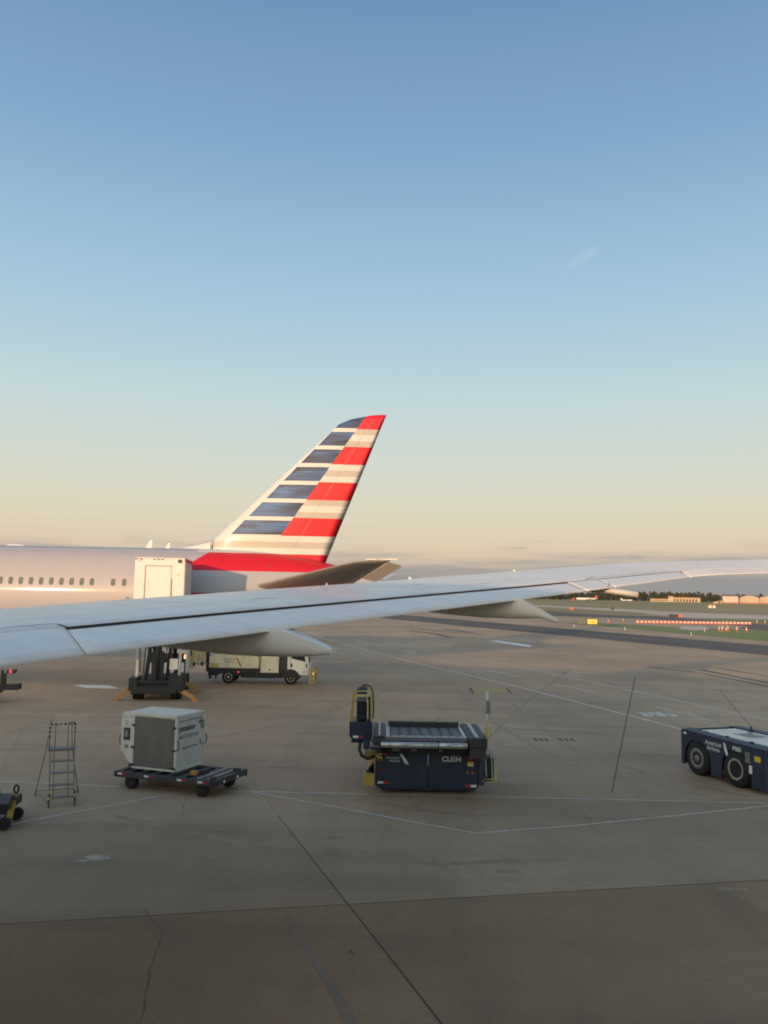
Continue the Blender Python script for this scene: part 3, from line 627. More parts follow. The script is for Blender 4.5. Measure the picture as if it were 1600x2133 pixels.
# ------------------------------------------------------------------ parked airliner with striped tail
def livery(name):
    m = bpy.data.materials.new(name); m.use_nodes = True; t = m.node_tree; L = t.links.new; b = t.nodes['Principled BSDF']
    b.inputs['Roughness'].default_value = .5; b.inputs['Specular IOR Level'].default_value = .3; b.inputs['Coat Weight'].default_value = .12; b.inputs['Coat Roughness'].default_value = .1
    tc = t.nodes.new('ShaderNodeTexCoord'); sp = t.nodes.new('ShaderNodeSeparateXYZ'); L(tc.outputs['Object'], sp.inputs[0]); X, Z = sp.outputs[0], sp.outputs[2]
    def mth(op, a, b_=None, c=None):
        n = t.nodes.new('ShaderNodeMath'); n.operation = op
        for i, v in enumerate((a, b_, c)):
            if v is None: continue
            if isinstance(v, (int, float)): n.inputs[i].default_value = v
            else: L(v, n.inputs[i])
        return n.outputs[0]
    def mix(f, a, b_):
        n = t.nodes.new('ShaderNodeMix'); n.data_type = 'RGBA'
        for k, v in (('Factor', f), ('A', a), ('B', b_)):
            if isinstance(v, tuple): n.inputs[k].default_value = (*v, 1)
            else: L(v, n.inputs[k])
        return n.outputs['Result']
    P = 1.163; Z0 = 16.43 + P
    tt = mth('DIVIDE', mth('SUBTRACT', Z0, Z), P); row = mth('FLOOR', tt); fr = mth('FRACT', tt)
    odd = mth('MODULO', row, 2.0)                       # 0 = red rows, 1 = pale rows
    BODY = (.315, .31, .33); WHITE = (.50, .485, .47); TAN = (.36, .34, .305); RED = (.46, .010, .02)
    r4 = mth('MODULO', row, 4.0)
    mid = mth('MULTIPLY', mth('GREATER_THAN', fr, .33), mth('LESS_THAN', fr, .68))
    flip = mth('GREATER_THAN', r4, 2.0)                 # rows 3, 7: white / tan / white ; rows 1, 5: tan / white / tan
    tan = mth('ABSOLUTE', mth('SUBTRACT', mth('SUBTRACT', 1.0, mid), flip))
    pale = mix(tan, WHITE, TAN)
    right = mix(odd, RED, pale)
    # blue panels
    isb = mth('MULTIPLY', mth('GREATER_THAN', fr, .17), mth('LESS_THAN', fr, .955))
    mp = t.nodes.new('ShaderNodeMapping'); mp.inputs['Scale'].default_value = (.32, 1, 2.6); L(tc.outputs['Object'], mp.inputs['Vector'])
    nz = t.nodes.new('ShaderNodeTexNoise'); nz.inputs['Scale'].default_value = 1.3; nz.inputs['Detail'].default_value = 4; L(mp.outputs[0], nz.inputs['Vector'])
    rp = t.nodes.new('ShaderNodeValToRGB'); L(nz.outputs['Fac'], rp.inputs[0])
    e = rp.color_ramp.elements; e[0].position = .33; e[0].color = (.016, .024, .048, 1); e[1].position = .7; e[1].color = (.04, .125, .30, 1)
    q = e.new(.5); q.color = (.028, .06, .14, 1)
    left = mix(isb, WHITE, rp.outputs[0])
    dg = mth('SUBTRACT', X, mth('ADD', -6.5, mth('MULTIPLY', mth('SUBTRACT', Z, 9.5), .6726)))      # >0 right of the diagonal
    lm = mth('SUBTRACT', X, mth('ADD', -9.68, mth('MULTIPLY', mth('SUBTRACT', Z, 9.51), .9226)))    # >0 right of the leading-edge margin
    fin = mix(mth('GREATER_THAN', dg, 0.0), left, right)
    fin = mix(mth('GREATER_THAN', lm, 0.0), WHITE, fin)
    rowlow = mth('GREATER_THAN', row, 6.5)
    low = right
    rl = mth('GREATER_THAN', mth('SUBTRACT', X, mth('ADD', -12.23, mth('MULTIPLY', mth('SUBTRACT', Z, 7.2), 1.28))), 0.0)
    row8 = mth('MULTIPLY', mth('GREATER_THAN', row, 7.5), mth('LESS_THAN', row, 8.5))
    lowc = mix(mth('MULTIPLY', row8, mth('SUBTRACT', 1.0, rl)), low, BODY)
    lowc = mix(mth('GREATER_THAN', row, 8.5), lowc, BODY)
    lowc = mix(mth('LESS_THAN', Z, 5.72), lowc, BODY)
    # a second red band low on the tail cone
    rb = mth('MULTIPLY', mth('MULTIPLY', mth('LESS_THAN', Z, 5.78), mth('GREATER_THAN', Z, 5.2)), mth('GREATER_THAN', X, -12.4))
    lowc = mix(rb, lowc, (.42, .012, .02))
    col = mix(rowlow, fin, lowc)
    isfus = mth('MULTIPLY', mth('LESS_THAN', X, -11.6), mth('GREATER_THAN', Z, 8.31))
    col = mix(isfus, col, BODY)
    n2 = t.nodes.new('ShaderNodeTexNoise'); n2.inputs['Scale'].default_value = .9; n2.inputs['Detail'].default_value = 5; L(tc.outputs['Object'], n2.inputs['Vector'])
    mr = t.nodes.new('ShaderNodeMapRange'); mr.inputs['To Min'].default_value = .93; mr.inputs['To Max'].default_value = 1.04; L(n2.outputs['Fac'], mr.inputs['Value'])
    hv = t.nodes.new('ShaderNodeHueSaturation'); L(mr.outputs[0], hv.inputs['Value']); L(col, hv.inputs['Color'])
    L(hv.outputs[0], b.inputs['Base Color'])
    return m
LIV = livery('striped_livery')
YA = 53.5
al = thing('airliner', (0, YA, 0), 0, 'parked silver airliner with red, white and blue striped tail', 'airplane', None)
ZC, RF = 5.63, 2.93
secs = [(-46, .03, -.7), (-45.4, .3, -.6), (-43.5, .62, -.4), (-40, .9, -.1), (-36, 1, 0), (-30, 1, 0), (-24, 1, 0), (-18, 1, 0), (-15, 1, 0), (-13, .985, .04), (-11, .945, .15), (-9, .87, .33), (-7.5, .79, .48), (-6, .69, .60), (-4.5, .575, .68), (-3, .45, .70), (-1.5, .33, .66), (-.2, .22, .60), (.8, .12, .58), (1.0, .05, .57)]
def fsec(x):
    k = interp(x, [s[0] for s in secs], [s[1] for s in secs]); dz = interp(x, [s[0] for s in secs], [s[2] for s in secs]); return RF * k, ZC + dz
b = MB(); b.sm = True; rows = []
xs = [s[0] for s in secs]
for x in sorted(set(xs + [-28, -26, -22, -20, -16.5, -14, -12, -10, -8.2, -6.7, -5.2, -3.7, -2.2, -.9])):
    r_, z_ = fsec(x); rows.append([(x, r_ * math.cos(2 * math.pi * q / 56), z_ + r_ * math.sin(2 * math.pi * q / 56)) for q in range(56)])
b.grid(rows, closed=True)
b.build('fuselage', LIV, al)
# fin: lofted sections between leading and trailing edge
def finx(z):
    le = -10.95 + (z - 9.02) * 1.025
    if z > 16.75: le += (z - 16.75) ** 1.6 * 2.6
    te = -3.9 + (z - 7.16) * .3846
    return le, te
b = MB(); b.sm = True; rows = []
for k in range(31):
    z = 7.2 + (17.43 - 7.2) * k / 30; le, te = finx(z)
    if z < 9.0: le = -10.95 - (9.0 - z) * .1
    le = min(le, te - .5); c = te - le; th = .095 * c if z > 9 else .095 * 7.0
    ss = [0, .008, .03, .07, .13, .22, .33, .45, .58, .7, .82, .92, 1]
    ztop = lambda s: z - (.06 * (1 - s) if k == 30 else 0)
    rows.append([(le + c * s, -th * half(s), ztop(s)) for s in ss] + [(le + c * s, th * half(s), ztop(s)) for s in ss[-2:0:-1]])
vr = b.grid(rows, closed=True); b.sm = False; b.bm.faces.new(vr[-1])
b.build('fin', LIV, al)
b = MB(); rows = []
for k in range(12):
    z = 8.6 + 8.3 * k / 11; le, te = finx(z); c = te - le; s_ = .70; th = .095 * c
    rows.append([(le + c * s_, -th * half(s_) - .006, z), (le + c * s_ + .02, -th * half(s_ + .02 / c) - .006, z)])
b.grid(rows); b.build('rudder_seam', M['seam'], al)
b = MB(); b.sm = True; rows = []
for k in range(9):       # dorsal fillet ahead of the fin
    x = -13.6 + k * .34; h = .62 * ((k / 8) ** 1.7); r_, z_ = fsec(x); zt = z_ + r_
    rows.append([(x, -.34 - .1 * (1 - k / 8), zt - .12), (x, -.16, zt + h * .45), (x, 0, zt + h), (x, .16, zt + h * .45), (x, .34 + .1 * (1 - k / 8), zt - .12)])
b.grid(rows); b.build('dorsal_fillet', M['boxwhite'], al)
b = MB(); b.box((-10.97, -.345, 8.33), (-10.93, -.30, 9.0)); b.build('fin_joint', M['seam'], al)
def stab(side):
    b = MB(); b.sm = True; rows = []
    for k in range(13):
        t = k / 12; y = side * (1.5 + 8.4 * t); z = 6.12 + 1.52 * t
        le = -8.3 + 7.15 * t + (max(0, t - .9) * 6); te = -2.4 + 2.8 * t; c = te - le; th = .09 * c
        ss = [0, .01, .04, .1, .2, .35, .52, .7, .86, 1]
        rows.append([(le + c * s, y, z + th * half(s) * .9) for s in ss] + [(le + c * s, y, z - th * half(s) * .95) for s in ss[-2:0:-1]])
    vr = b.grid(rows, closed=True); b.sm = False; b.bm.faces.new(vr[-1]); b.bm.faces.new(vr[0])
    st = b.build('stabilizer', M['stabgrey'], al)
    b = MB()
    rows = []
    for t in (.45, .62, .8, .95):
        y = side * (1.5 + 8.4 * t); z = 6.12 + 1.52 * t; te = -2.4 + 2.8 * t
        rows.append([(te - .02, y, z + .01), (te + .75, y, z - .20), (te + .74, y, z - .24), (te - .02, y, z - .05)])
    b.grid(rows, closed=True); b.build('elevator', M['boxwhite'], st)
    b = MB(); t = 1.0; y = side * 9.9; b.bar((-.9, y, 7.66), (.75, y - side * .05, 7.70), .03, .05); b.build('tip_edge', M['boxwhite'], st)
M['stabgrey'] = mat('stabilizer_grey', (.21, .19, .17), .5, var=.08, scale=.7, coat=.2)
stab(-1); stab(1)
WX = [-22.35, -21.74, -21.13, -20.52, -19.91, -19.30, -18.69, -18.08, -17.47, -16.2, -15.53, -22.96, -23.57, -24.18, -24.79]
for x in WX:
    b = MB(); bz = .225; pts = []
    for q in range(18):
        a = 2 * math.pi * q / 18; px = x + .135 * math.copysign(abs(math.cos(a)) ** .6, math.cos(a)); pz = 6.31 + bz * math.copysign(abs(math.sin(a)) ** .7, math.sin(a))
        pts.append((px, -math.sqrt(RF ** 2 - (pz - ZC) ** 2) - .012, pz))
    b.prism(pts, (0, .03, 0)); b.build('window', M['pane'], al)
for x, s in ((-14.95, 1.0), (-13.75, .75)):
    b = MB(); r_, z_ = fsec(x); z0 = z_ + r_ - .05
    b.prism([(x - .22 * s, -.02, z0), (x + .2 * s, -.02, z0), (x + .22 * s, -.02, z0 + .5 * s), (x + .08 * s, -.02, z0 + .5 * s)], (0, .04, 0)); b.build('blade_antenna', M['boxwhite'], al)
b = MB(); b.lathe([(.001, -24.2), (.18, -23.9), (.22, -23.4), (.18, -22.9), (.001, -22.5)], 12, Matrix.Translation((0, 0, 8.5)) @ Matrix.Scale(.7, 4, (0, 0, 1))); b.build('antenna_fairing', M['boxwhite'], al)
b = MB(); b.bar((-6.2, -7.0, 7.2), (-6.3, -7.0, 7.45), .03); b.build('static_wick', M['gap'], al)

# ------------------------------------------------------------------ catering truck with its box raised to the airliner
ct = thing('catering_truck', (-12.1, 46.2, 0), R(8.5), 'white box truck on raised dark scissor lift, orange outriggers out, against airliner', 'truck')
b = MB(); b.box((-1.3, -1.2, 5.05), (1.3, 3.9, 7.62), .03); bx = b.build('box_body', M['boxwhite'], ct)
b = MB(); b.box((-.72, -1.235, 5.1), (.58, -1.2, 7.15)); b.build('roller_door', M['boxwhite'], bx)
b = MB()
b.box((-.78, -1.25, 5.1), (-.72, -1.19, 7.2)); b.box((.58, -1.25, 5.1), (.64, -1.19, 6.5)); b.box((-.72, -1.25, 7.15), (.64, -1.19, 7.2)); b.build('door_track', M['grey'], bx)
b = MB(); b.box((1.302, -1.2, 7.42), (1.315, 3.9, 7.62)); b.box((1.302, 3.72, 5.05), (1.315, 3.9, 7.42)); b.build('red_trim', M['logored'], bx)
b = MB(); b.box((1.302, -1.21, 5.05), (1.315, -1.12, 7.42)); b.box((-1.31, -1.215, 7.56), (1.31, -1.2, 7.6)); b.build('edge_trim', M['lgrey'], bx)
b = MB(); b.cyl((1.02, -1.3, 7.45), (1.02, -1.2, 7.45), .1, 12); b.build('work_lamp', M['dark'], bx)
b = MB()
for x in (-1.22, -.98, -.3, -.08, .12): b.box((x - .07, -1.22, 7.5), (x + .07, -1.2, 7.55))
b.build('marker_lamp', M['dark'], bx)
b = MB(); b.box((.88, -1.212, 6.68), (1.04, -1.2, 6.75)); b.build('plate', M['ysticker'], bx)
text('lettering', '1271', .13, (-1.15, -1.205, 7.4), (1, 0, 0), (0, 0, 1), M['inkgrey'], bx)
text('lettering', '1271', .12, (1.318, .9, 6.6), (0, 1, 0), (0, 0, 1), M['inkgrey'], bx)
b = MB(); b.box((-1.25, 3.9, 4.95), (1.25, 5.0, 5.1)); b.build('loading_platform', M['grey'], ct)
b = MB(); b.box((-1.15, -.5, .62), (1.15, 6.2, .95)); b.box((-1.42, -.75, .55), (-.95, .9, 1.22), .04); b.box((.62, -.75, .5), (1.42, 1.1, 1.35), .05); b.box((-1.3, -.8, .38), (1.1, -.6, .78), .03); b.box((-1.0, -.7, .95), (.7, .4, 1.05))
b.build('chassis', M['black'], ct)
for x in (-1.0, 1.0):
    for y in (.25, 4.9):
        w_ = thing('wheel', (x, y, .5), 0); w_.parent = ct
        b = MB(); b.lathe([(.25, -.28), (.47, -.28), (.5, -.22), (.5, .22), (.47, .28), (.25, .28)], 24); b.build('tyre', M['rubber'], w_)
        b = MB(); b.lathe([(.001, -.2), (.24, -.24), (.24, .24), (.001, .2)], 16); b.build('rim', M['dark'], w_)
for x in (-.62, .5):
    b = MB()
    b.bar((x, -.1, 1.0), (x, 3.4, 5.0), .16, .2, up=(1, 0, 0)); b.bar((x + .17, 3.4, 1.0), (x + .17, -.1, 5.0), .16, .2, up=(1, 0, 0)); b.build('scissor_arm', M['black'], ct)
b = MB(); b.box((-.32, -.45, .95), (.32, -.1, 2.6), .03); b.box((-.16, -.5, 2.3), (.2, -.3, 5.0)); b.cyl((.02, -.55, 1.1), (.02, -.55, 3.9), .07, 10); b.build('lift_mast', M['black'], ct)
b = MB(); b.bar((-1.12, -.3, 1.1), (-1.03, -.3, 4.9), .1, .08); b.bar((1.16, -.35, 1.1), (1.2, -.35, 5.0), .15, .1); b.build('guide_post', M['lgrey'], ct)
b = MB(); b.bar((-.9, -.3, 1.5), (-1.05, -.3, 4.6), .06); b.bar((.85, -.3, 3.4), (.55, -.3, 4.9), .06); b.bar((.45, -.3, 2.2), (.45, -.3, 4.9), .05); b.bar((.72, -.3, 2.0), (.72, -.3, 4.9), .05); b.bar((-.75, -.3, 1.2), (-.55, -.3, 4.9), .07); b.bar((.3, -.3, 3.3), (1.1, -.3, 3.35), .05); b.build('brace', M['dark'], ct)
b = MB(); b.box((.62, -.35, 1.62), (1.06, -.1, 2.2), .02); b.box((-1.14, -.35, 1.25), (-1.0, -.2, 2.15), .02); b.build('side_box', M['cream'], ct)
b = MB(); b.box((-1.2, 4.6, .9), (1.2, 6.6, 2.3), .08); cb = b.build('cab', M['boxwhite'], ct)
b = MB(); b.box((-1.0, 4.55, 1.6), (1.0, 4.6, 2.15)); b.build('rear_window', M['glass'], cb)
b = MB(); b.box((-1.34, 4.8, 3.1), (-1.18, 4.9, 3.55), .03); b.box((-1.24, 4.82, 2.4), (-1.2, 4.86, 3.1)); b.build('mirror', M['black'], ct)
b = MB(); b.bar((1.42, -.2, .7), (1.42, -.2, 2.2), .09, .09); b.build('lamp_post', M['black'], ct)
b = MB(); b.box((1.36, -.29, 2.2), (1.47, -.2, 2.42), .02); b.build('marker_light', M['amblamp'], ct)
for pts in ([(-1.05, -.55, .62), (-1.45, -.55, .5), (-2.0, -.6, .2), (-2.05, -.6, .03)], [(1.05, -.55, .62), (1.35, -.55, .5), (2.0, -.75, .2), (2.1, -.78, .03)], [(1.05, 3.0, .62), (1.45, 3.0, .45), (2.0, 3.05, .2), (2.05, 3.05, .03)], [(-1.05, 3.0, .62), (-1.45, 3.0, .45), (-2.0, 3.05, .2), (-2.05, 3.05, .03)]):
    b = MB()
    for p, q in zip(pts[:-1], pts[1:]): b.bar(p, q, .2, .2)
    p = pts[-1]; b.box((p[0] - .2, p[1] - .18, .0), (p[0] + .2, p[1] + .18, .06)); b.build('outrigger', M['orange'], ct)

# ------------------------------------------------------------------ lavatory service truck under the tail
M['cabwhite'] = mat('cab_white', (.82, .79, .7), .35, var=.03, dirt=.1, coat=.3)
lt = thing('service_truck', (-7.7, 55.65, 0), R(0), 'low white tank truck with amber front guard, parked behind the dark lift', 'truck')
b = MB(); b.box((-3.35, -1.05, .98), (-.15, 1.05, 1.72), .05); b.box((-3.0, -1.0, 1.7), (-.3, 1.0, 1.86), .05); tb = b.build('tank_body', M['cream'], lt)
b = MB(); b.box((-3.28, -1.06, 1.02), (-2.72, -1.045, 1.28)); b.build('vent_panel', M['pyellow'], tb)
b = MB(); b.box((-2.2, -.9, 1.86), (-1.5, .6, 1.95)); b.box((-.95, -.9, 1.86), (-.4, .6, 1.92)); b.build('tank_lid', M['grey'], tb)
text('lettering', 'American\nAirlines', .21, (-2.05, -1.056, 1.5), (1, 0, 0), (0, 0, 1), M['inkgrey'], tb, align='CENTER')
text('lettering', 'Lavatory', .16, (-.75, -1.056, 1.15), (1, 0, 0), (0, 0, 1), M['inkblue'], tb, align='CENTER', ital=.3)
b = MB(); b.prism([(-1.62, -1.058, 1.62), (-1.52, -1.058, 1.62), (-1.3, -1.058, 1.2), (-1.22, -1.058, 1.06), (-1.38, -1.058, 1.12)], (0, .01, 0)); b.build('emblem', M['logored'], tb)
b = MB(); b.box((-3.4, -1.0, .62), (2.5, 1.0, .98), .02); b.box((-3.4, -1.03, .5), (-2.85, 1.0, .7)); b.box((-1.3, -.95, .38), (1.2, .95, .65)); b.box((-3.35, -1.0, .3), (-3.2, -.85, .7)); b.box((-2.95, -1.0, .28), (-2.85, -.9, .7)); b.box((-1.65, -.95, .5), (-1.2, .9, .8)); b.build('chassis', M['black'], lt)
b = MB(); b.box((-.05, -1.08, .72), (1.12, 1.05, 1.98), .04); cbx = b.build('cabinet', M['cream'], lt)
b = MB(); b.box((.5, -1.1, .88), (.6, -1.08, .98)); b.build('latch', M['dark'], cbx)
b = MB(); b.box((1.2, -.95, .7), (1.62, .95, 2.0), .02); b.build('hose_bay', M['dark'], lt)
# cab with a sloping front, side profile in the XZ plane
b = MB(); b.prism([(1.66, -1.02, .62), (1.66, -1.02, 2.28), (2.75, -1.02, 2.28), (2.95, -1.02, 1.55), (3.02, -1.02, 1.3), (3.02, -1.02, .62)], (0, 2.04, 0)); cab = b.build('cab', M['cabwhite'], lt)
bm_ = cab.modifiers.new('round', 'BEVEL'); bm_.width = .05; bm_.segments = 2
b = MB(); b.prism([(1.92, -1.035, 1.66), (1.92, -1.035, 2.1), (2.68, -1.035, 2.1), (2.86, -1.035, 1.45)], (0, .02, 0)); b.build('side_window', M['glass'], cab)
b = MB(); b.prism([(1.86, -1.03, .95), (1.86, -1.03, 2.16), (1.88, -1.03, 2.16), (1.88, -1.03, .95)], (0, .015, 0)); b.prism([(2.9, -1.03, .72), (2.9, -1.03, 1.45), (2.92, -1.03, 1.45), (2.92, -1.03, .72)], (0, .015, 0)); b.build('door_seam', M['dark'], cab)
b = MB(); b.box((1.88, -1.05, 1.12), (2.0, -1.03, 1.34), .01); b.box((2.84, -1.05, 1.12), (2.93, -1.03, 1.34), .01); b.build('door_handle', M['black'], cab)
text('lettering', 'M1247', .1, (2.55, -1.038, .98), (1, 0, 0), (0, 0, 1), M['inkgrey'], cab)
text('lettering', '184', .17, (2.62, -1.038, .76), (1, 0, 0), (0, 0, 1), M['ink'], cab)
b = MB(); b.bar((2.85, -1.0, 1.9), (3.12, -1.15, 1.75), .04); b.box((3.05, -1.25, 1.45), (3.15, -1.12, 1.75), .02); b.build('mirror', M['dark'], cab)
b = MB()   # wheel arch
b.prism([(1.9 + .62 * math.cos(a) - .02, -1.05, .42 + .56 * math.sin(a)) for a in [math.pi * k / 12 for k in range(13)]], (0, .6, 0)); b.build('wheel_arch', M['black'], lt)
for x, y in ((-2.1, -.86), (1.9, -.86), (-2.1, .86), (1.9, .86)):
    w_ = thing('wheel', (x, y, .42), R(-90) if y < 0 else R(90)); w_.parent = lt
    b = MB(); b.lathe([(.22, -.14), (.39, -.15), (.42, -.1), (.42, .1), (.39, .15), (.22, .14)], 24); b.build('tyre', M['rubber'], w_)
    b = MB(); b.lathe([(.24, .13), (.235, .155), (.15, .10), (.08, .11), (.05, .17), (.001, .17)], 18); b.build('rim', M['cream'], w_)
b = MB()
for z in (.15, .42, .7, 1.0): b.bar((3.12, -1.05, z), (3.4, -1.05, z), .06); b.bar((3.4, -1.05, z), (3.4, 1.0, z), .06)
for y in (-1.05, -.4, .3, 1.0): b.bar((3.4, y, .12), (3.4, y, 1.06), .07)
b.bar((3.14, -1.05, .12), (3.14, -1.05, 1.06), .08); b.build('front_guard', M['yellow'], lt)
b = MB(); b.box((3.33, -1.1, .66), (3.37, -1.06, .8)); b.build('turn_light', M['amblamp'], lt)
b = MB(); b.box((-1.5, -1.06, .7), (-1.42, -1.0, .78)); b.build('side_reflector', M['redlamp'], lt)
# raised operator basket behind the truck
b = MB()
for x in (-4.75, -4.15, -3.72): b.bar((x, -.9, 1.35), (x, -.9, 2.75), .07)
b.box((-4.8, -.9, 1.15), (-3.55, .7, 1.3)); b.box((-4.7, -.88, 1.3), (-4.3, -.82, 2.6)); b.box((-4.1, -.9, 1.45), (-3.8, -.84, 2.35), .02); b.bar((-4.8, -.9, 2.7), (-3.6, -.9, 2.7), .07); b.bar((-4.75, -.9, 1.2), (-4.4, -.95, .95), .1)
bk = b.build('operator_basket', M['pyellow'], lt)
b = MB(); b.box((-4.0, -.95, 2.0), (-3.88, -.9, 2.25)); b.box((-4.62, -.96, 1.7), (-4.52, -.9, 2.1)); b.box((-4.42, -.95, 1.05), (-4.28, -.9, 1.3)); b.box((-3.9, -.95, 1.1), (-3.75, -.9, 1.35)); b.build('control_box', M['black'], bk)
b = MB(); b.bar((-3.5, -.6, .7), (-3.55, -.6, 2.3), .2, .25); b.tube([(-3.55, -.8, 2.2), (-3.3, -.8, 2.2), (-2.9, -.75, 2.0), (-2.7, -.7, 1.8)], .09, 8); b.build('lift_arm', M['black'], lt)
# ------------------------------------------------------------------ container loader
M['bed'] = mat('worn_roller_bed', (.10, .098, .09), .5, .2, var=.25, dirt=.4)
cl = thing('container_loader', (1.45, 25.6, 0), 0, 'navy container loader with roller bridge, side control cab and number CL034', 'cargo loader')
b = MB(); b.box((-1.5, .06, .22), (1.5, 7.2, .8), .03); b.box((-1.42, .1, .1), (1.42, 7.2, .24)); b.build('chassis', M['navy'], cl)
for x0, x1 in ((-1.58, -.02), (.01, 1.5)):
    b = MB(); b.box((x0, -.02, .24), (x1, .05, 1.22), .012); b.box((x0 + .05, -.01, .18), (x1 - .05, .05, .245)); dr = b.build('front_door', M['navy'], cl)
    if x0 < -1:
        text('lettering', 'American\nAirlines', .105, (-.85, -.024, 1.02), (1, 0, 0), (0, 0, 1), M['inkw'], dr, align='RIGHT')
        b = MB(); b.prism([(-.86, -.03, 1.16), (-.79, -.03, 1.17), (-.66, -.03, 1.0), (-.58, -.03, .86), (-.69, -.03, .88), (-.76, -.03, 1.0)], (0, .012, 0)); b.build('emblem', M['inkw'], dr)
        b = MB(); b.box((-1.53, -.03, .96), (-1.38, -.018, 1.09)); b.build('yellow_label', M['ysticker'], dr)
        b = MB(); b.box((-1.51, -.03, .97), (-1.40, -.021, 1.02)); b.build('white_label', M['sticker'], dr)
        for x in (-1.42, -1.3):
            b = MB(); b.cyl((x, -.04, .72), (x, -.02, .72), .028, 10); b.build('marker_lamp', M['rlens'], dr)
        b = MB(); b.box((-.03, -.03, .55), (.0, -.02, .62)); b.cyl((-.06, -.035, 1.1), (-.06, -.02, 1.1), .02, 8); b.build('latch', M['dark'], dr)
    else:
        text('lettering', 'CL034', .215, (.40, -.026, .97), (1, 0, 0), (0, 0, 1), M['inkw'], dr, font_off=.006)
        text('lettering', 'SER. 7481', .075, (.66, -.024, 1.16), (1, 0, 0), (0, 0, 1), M['inkw'], dr)
        b = MB(); b.box((1.16, -.03, .84), (1.34, -.018, .97)); b.build('yellow_label', M['ysticker'], dr)
        b = MB(); b.box((1.18, -.032, .86), (1.32, -.021, .9)); b.build('white_label', M['sticker'], dr)
        for x in (1.16, 1.31):
            b = MB(); b.cyl((x, -.04, .66), (x, -.02, .66), .035, 10); b.build('marker_lamp', M['lens'], dr)
        b = MB(); b.box((1.16, -.04, .98), (1.32, -.018, 1.14), .01); b.build('tail_lamp', M['rlens'], dr)
        b = MB(); b.box((.1, -.03, .6), (.14, -.02, .66)); b.build('latch', M['dark'], dr)
def rw(x, y, z, w=.32, par=cl, flip=False, h=.055):
    b = MB(); b.box((x, y - .006, z), (x + w / 2, y + .004, z + h)); p, q = ('red', 'sticker') if flip else ('sticker', 'red'); b.build('reflector', M[p], par)
    b = MB(); b.box((x + w / 2 + .002, y - .006, z), (x + w, y + .004, z + h)); b.build('reflector', M[q], par)
rw(-1.54, -.03, 1.14); rw(-1.5, -.03, .3, .33, h=.065); rw(1.1, -.03, .24, .33, flip=True, h=.065)
b = MB(); b.box((-1.45, -.25, 1.22), (1.35, 2.0, 1.56)); b.box((-1.2, -.5, 1.3), (1.1, -.2, 1.5)); b.build('bridge_frame', M['black'], cl)
for x, w_, h in ((-1.08, .2, .16), (-.55, .18, .07), (.27, .12, .16), (1.15, .2, .07)):
    b = MB(); b.box((x, -.51, 1.34), (x + w_, -.49, 1.34 + h)); b.build('plate', M['grey'], cl)
# bridge deck
b = MB(); b.box((-1.66, -.82, 1.55), (1.1, 2.0, 1.70), .02); b.box((1.12, -.78, 1.5), (1.66, 2.0, 1.78), .02); b.box((-1.66, -.6, 1.70), (-1.3, 2.0, 1.77), .01); b.box((1.15, -.8, 1.2), (1.62, .4, 1.5)); b.build('bridge_deck', M['dark'], cl)
for k in range(7):
    x = -1.12 + k * .31
    b = MB(); b.box((x, -.1, 1.69), (x + .2, 1.45, 1.715)); b.build('roller_bed', M['bed'], cl)
b = MB()
b.box((-1.28, -.45, 1.69), (-1.16, 1.6, 1.74)); b.box((1.0, -.45, 1.69), (1.1, 1.6, 1.74)); b.box((1.32, -.7, 1.78), (1.42, 1.9, 1.80)); b.box((-1.5, -.5, 1.77), (-1.44, 1.9, 1.79)); b.box((-1.2, -.36, 1.69), (1.05, -.29, 1.725)); b.build('guide_rail', M['lgrey'], cl)
b = MB()
for k in range(9): b.cyl((-1.12 + k * .25, -.2, 1.71), (-1.12 + k * .25 + .2, -.2, 1.71), .03, 8)
b.build('roller', M['lgrey'], cl)
b = MB(); b.box((-1.2, 1.75, 1.7), (1.05, 2.0, 1.84)); b.build('end_stop', M['dark'], cl)
for x in (-.35, .35):
    b = MB(); b.box((x, 1.85, 1.84), (x + .1, 1.95, 1.98)); b.build('stop_block', M['pyellow'], cl)
for x0, x1 in ((-1.42, .22), (.25, 1.06)):
    b = MB(); b.cyl((x0, -.93, 1.585), (x1, -.93, 1.585), .085, 14); bt = b.build('bumper_tube', M['silver'], cl)
    b = MB()
    for k in range(3): b.cyl((x0 + .25 + k * (x1 - x0) * .3, -1.018, 1.585), (x0 + .25 + k * (x1 - x0) * .3, -1.01, 1.585), .02, 8)
    b.build('bolt', M['dark'], bt)
    b = MB(); b.box((x0 + .05, -.82, 1.62), (x1 - .08, -.6, 1.69)); b.build('bumper_shelf', M['grey'], cl)
# machinery left and right of the bridge
b = MB(); b.box((-1.72, -.6, 1.33), (-1.42, -.2, 1.58), .03); b.build('pump_box', M['lgrey'], cl)
b = MB(); b.box((-1.95, -.55, 1.36), (-1.75, -.15, 1.62), .04); b.cyl((-1.78, -.62, 1.45), (-1.45, -.62, 1.38), .05); b.build('motor', M['navy2'], cl)
b = MB(); b.tube([(-2.02, -.2, 1.62), (-2.05, -.4, 1.35), (-1.98, -.45, 1.18), (-1.8, -.4, 1.08), (-1.6, -.3, 1.15)], .05, 8); b.tube([(-1.9, -.5, 1.65), (-1.7, -.62, 1.66), (-1.45, -.62, 1.55), (-1.42, -.6, 1.4)], .025, 8); b.build('hose', M['black'], cl)
b = MB(); b.box((-1.9, -.3, 1.12), (-1.45, .3, 1.2)); b.box((-1.72, -.1, .5), (-1.6, .1, 1.12)); b.build('side_bracket', M['yellow'], cl)
b = MB(); b.box((-1.93, -.3, .28), (-1.6, .25, .62), .015); b.build('outrigger_box', M['yellow'], cl)
b = MB(); b.prism([(-1.86, -.1, .62), (-1.6, -.1, .62), (-1.62, -.1, .95)], (0, .2, 0)); b.build('gusset', M['black'], cl)
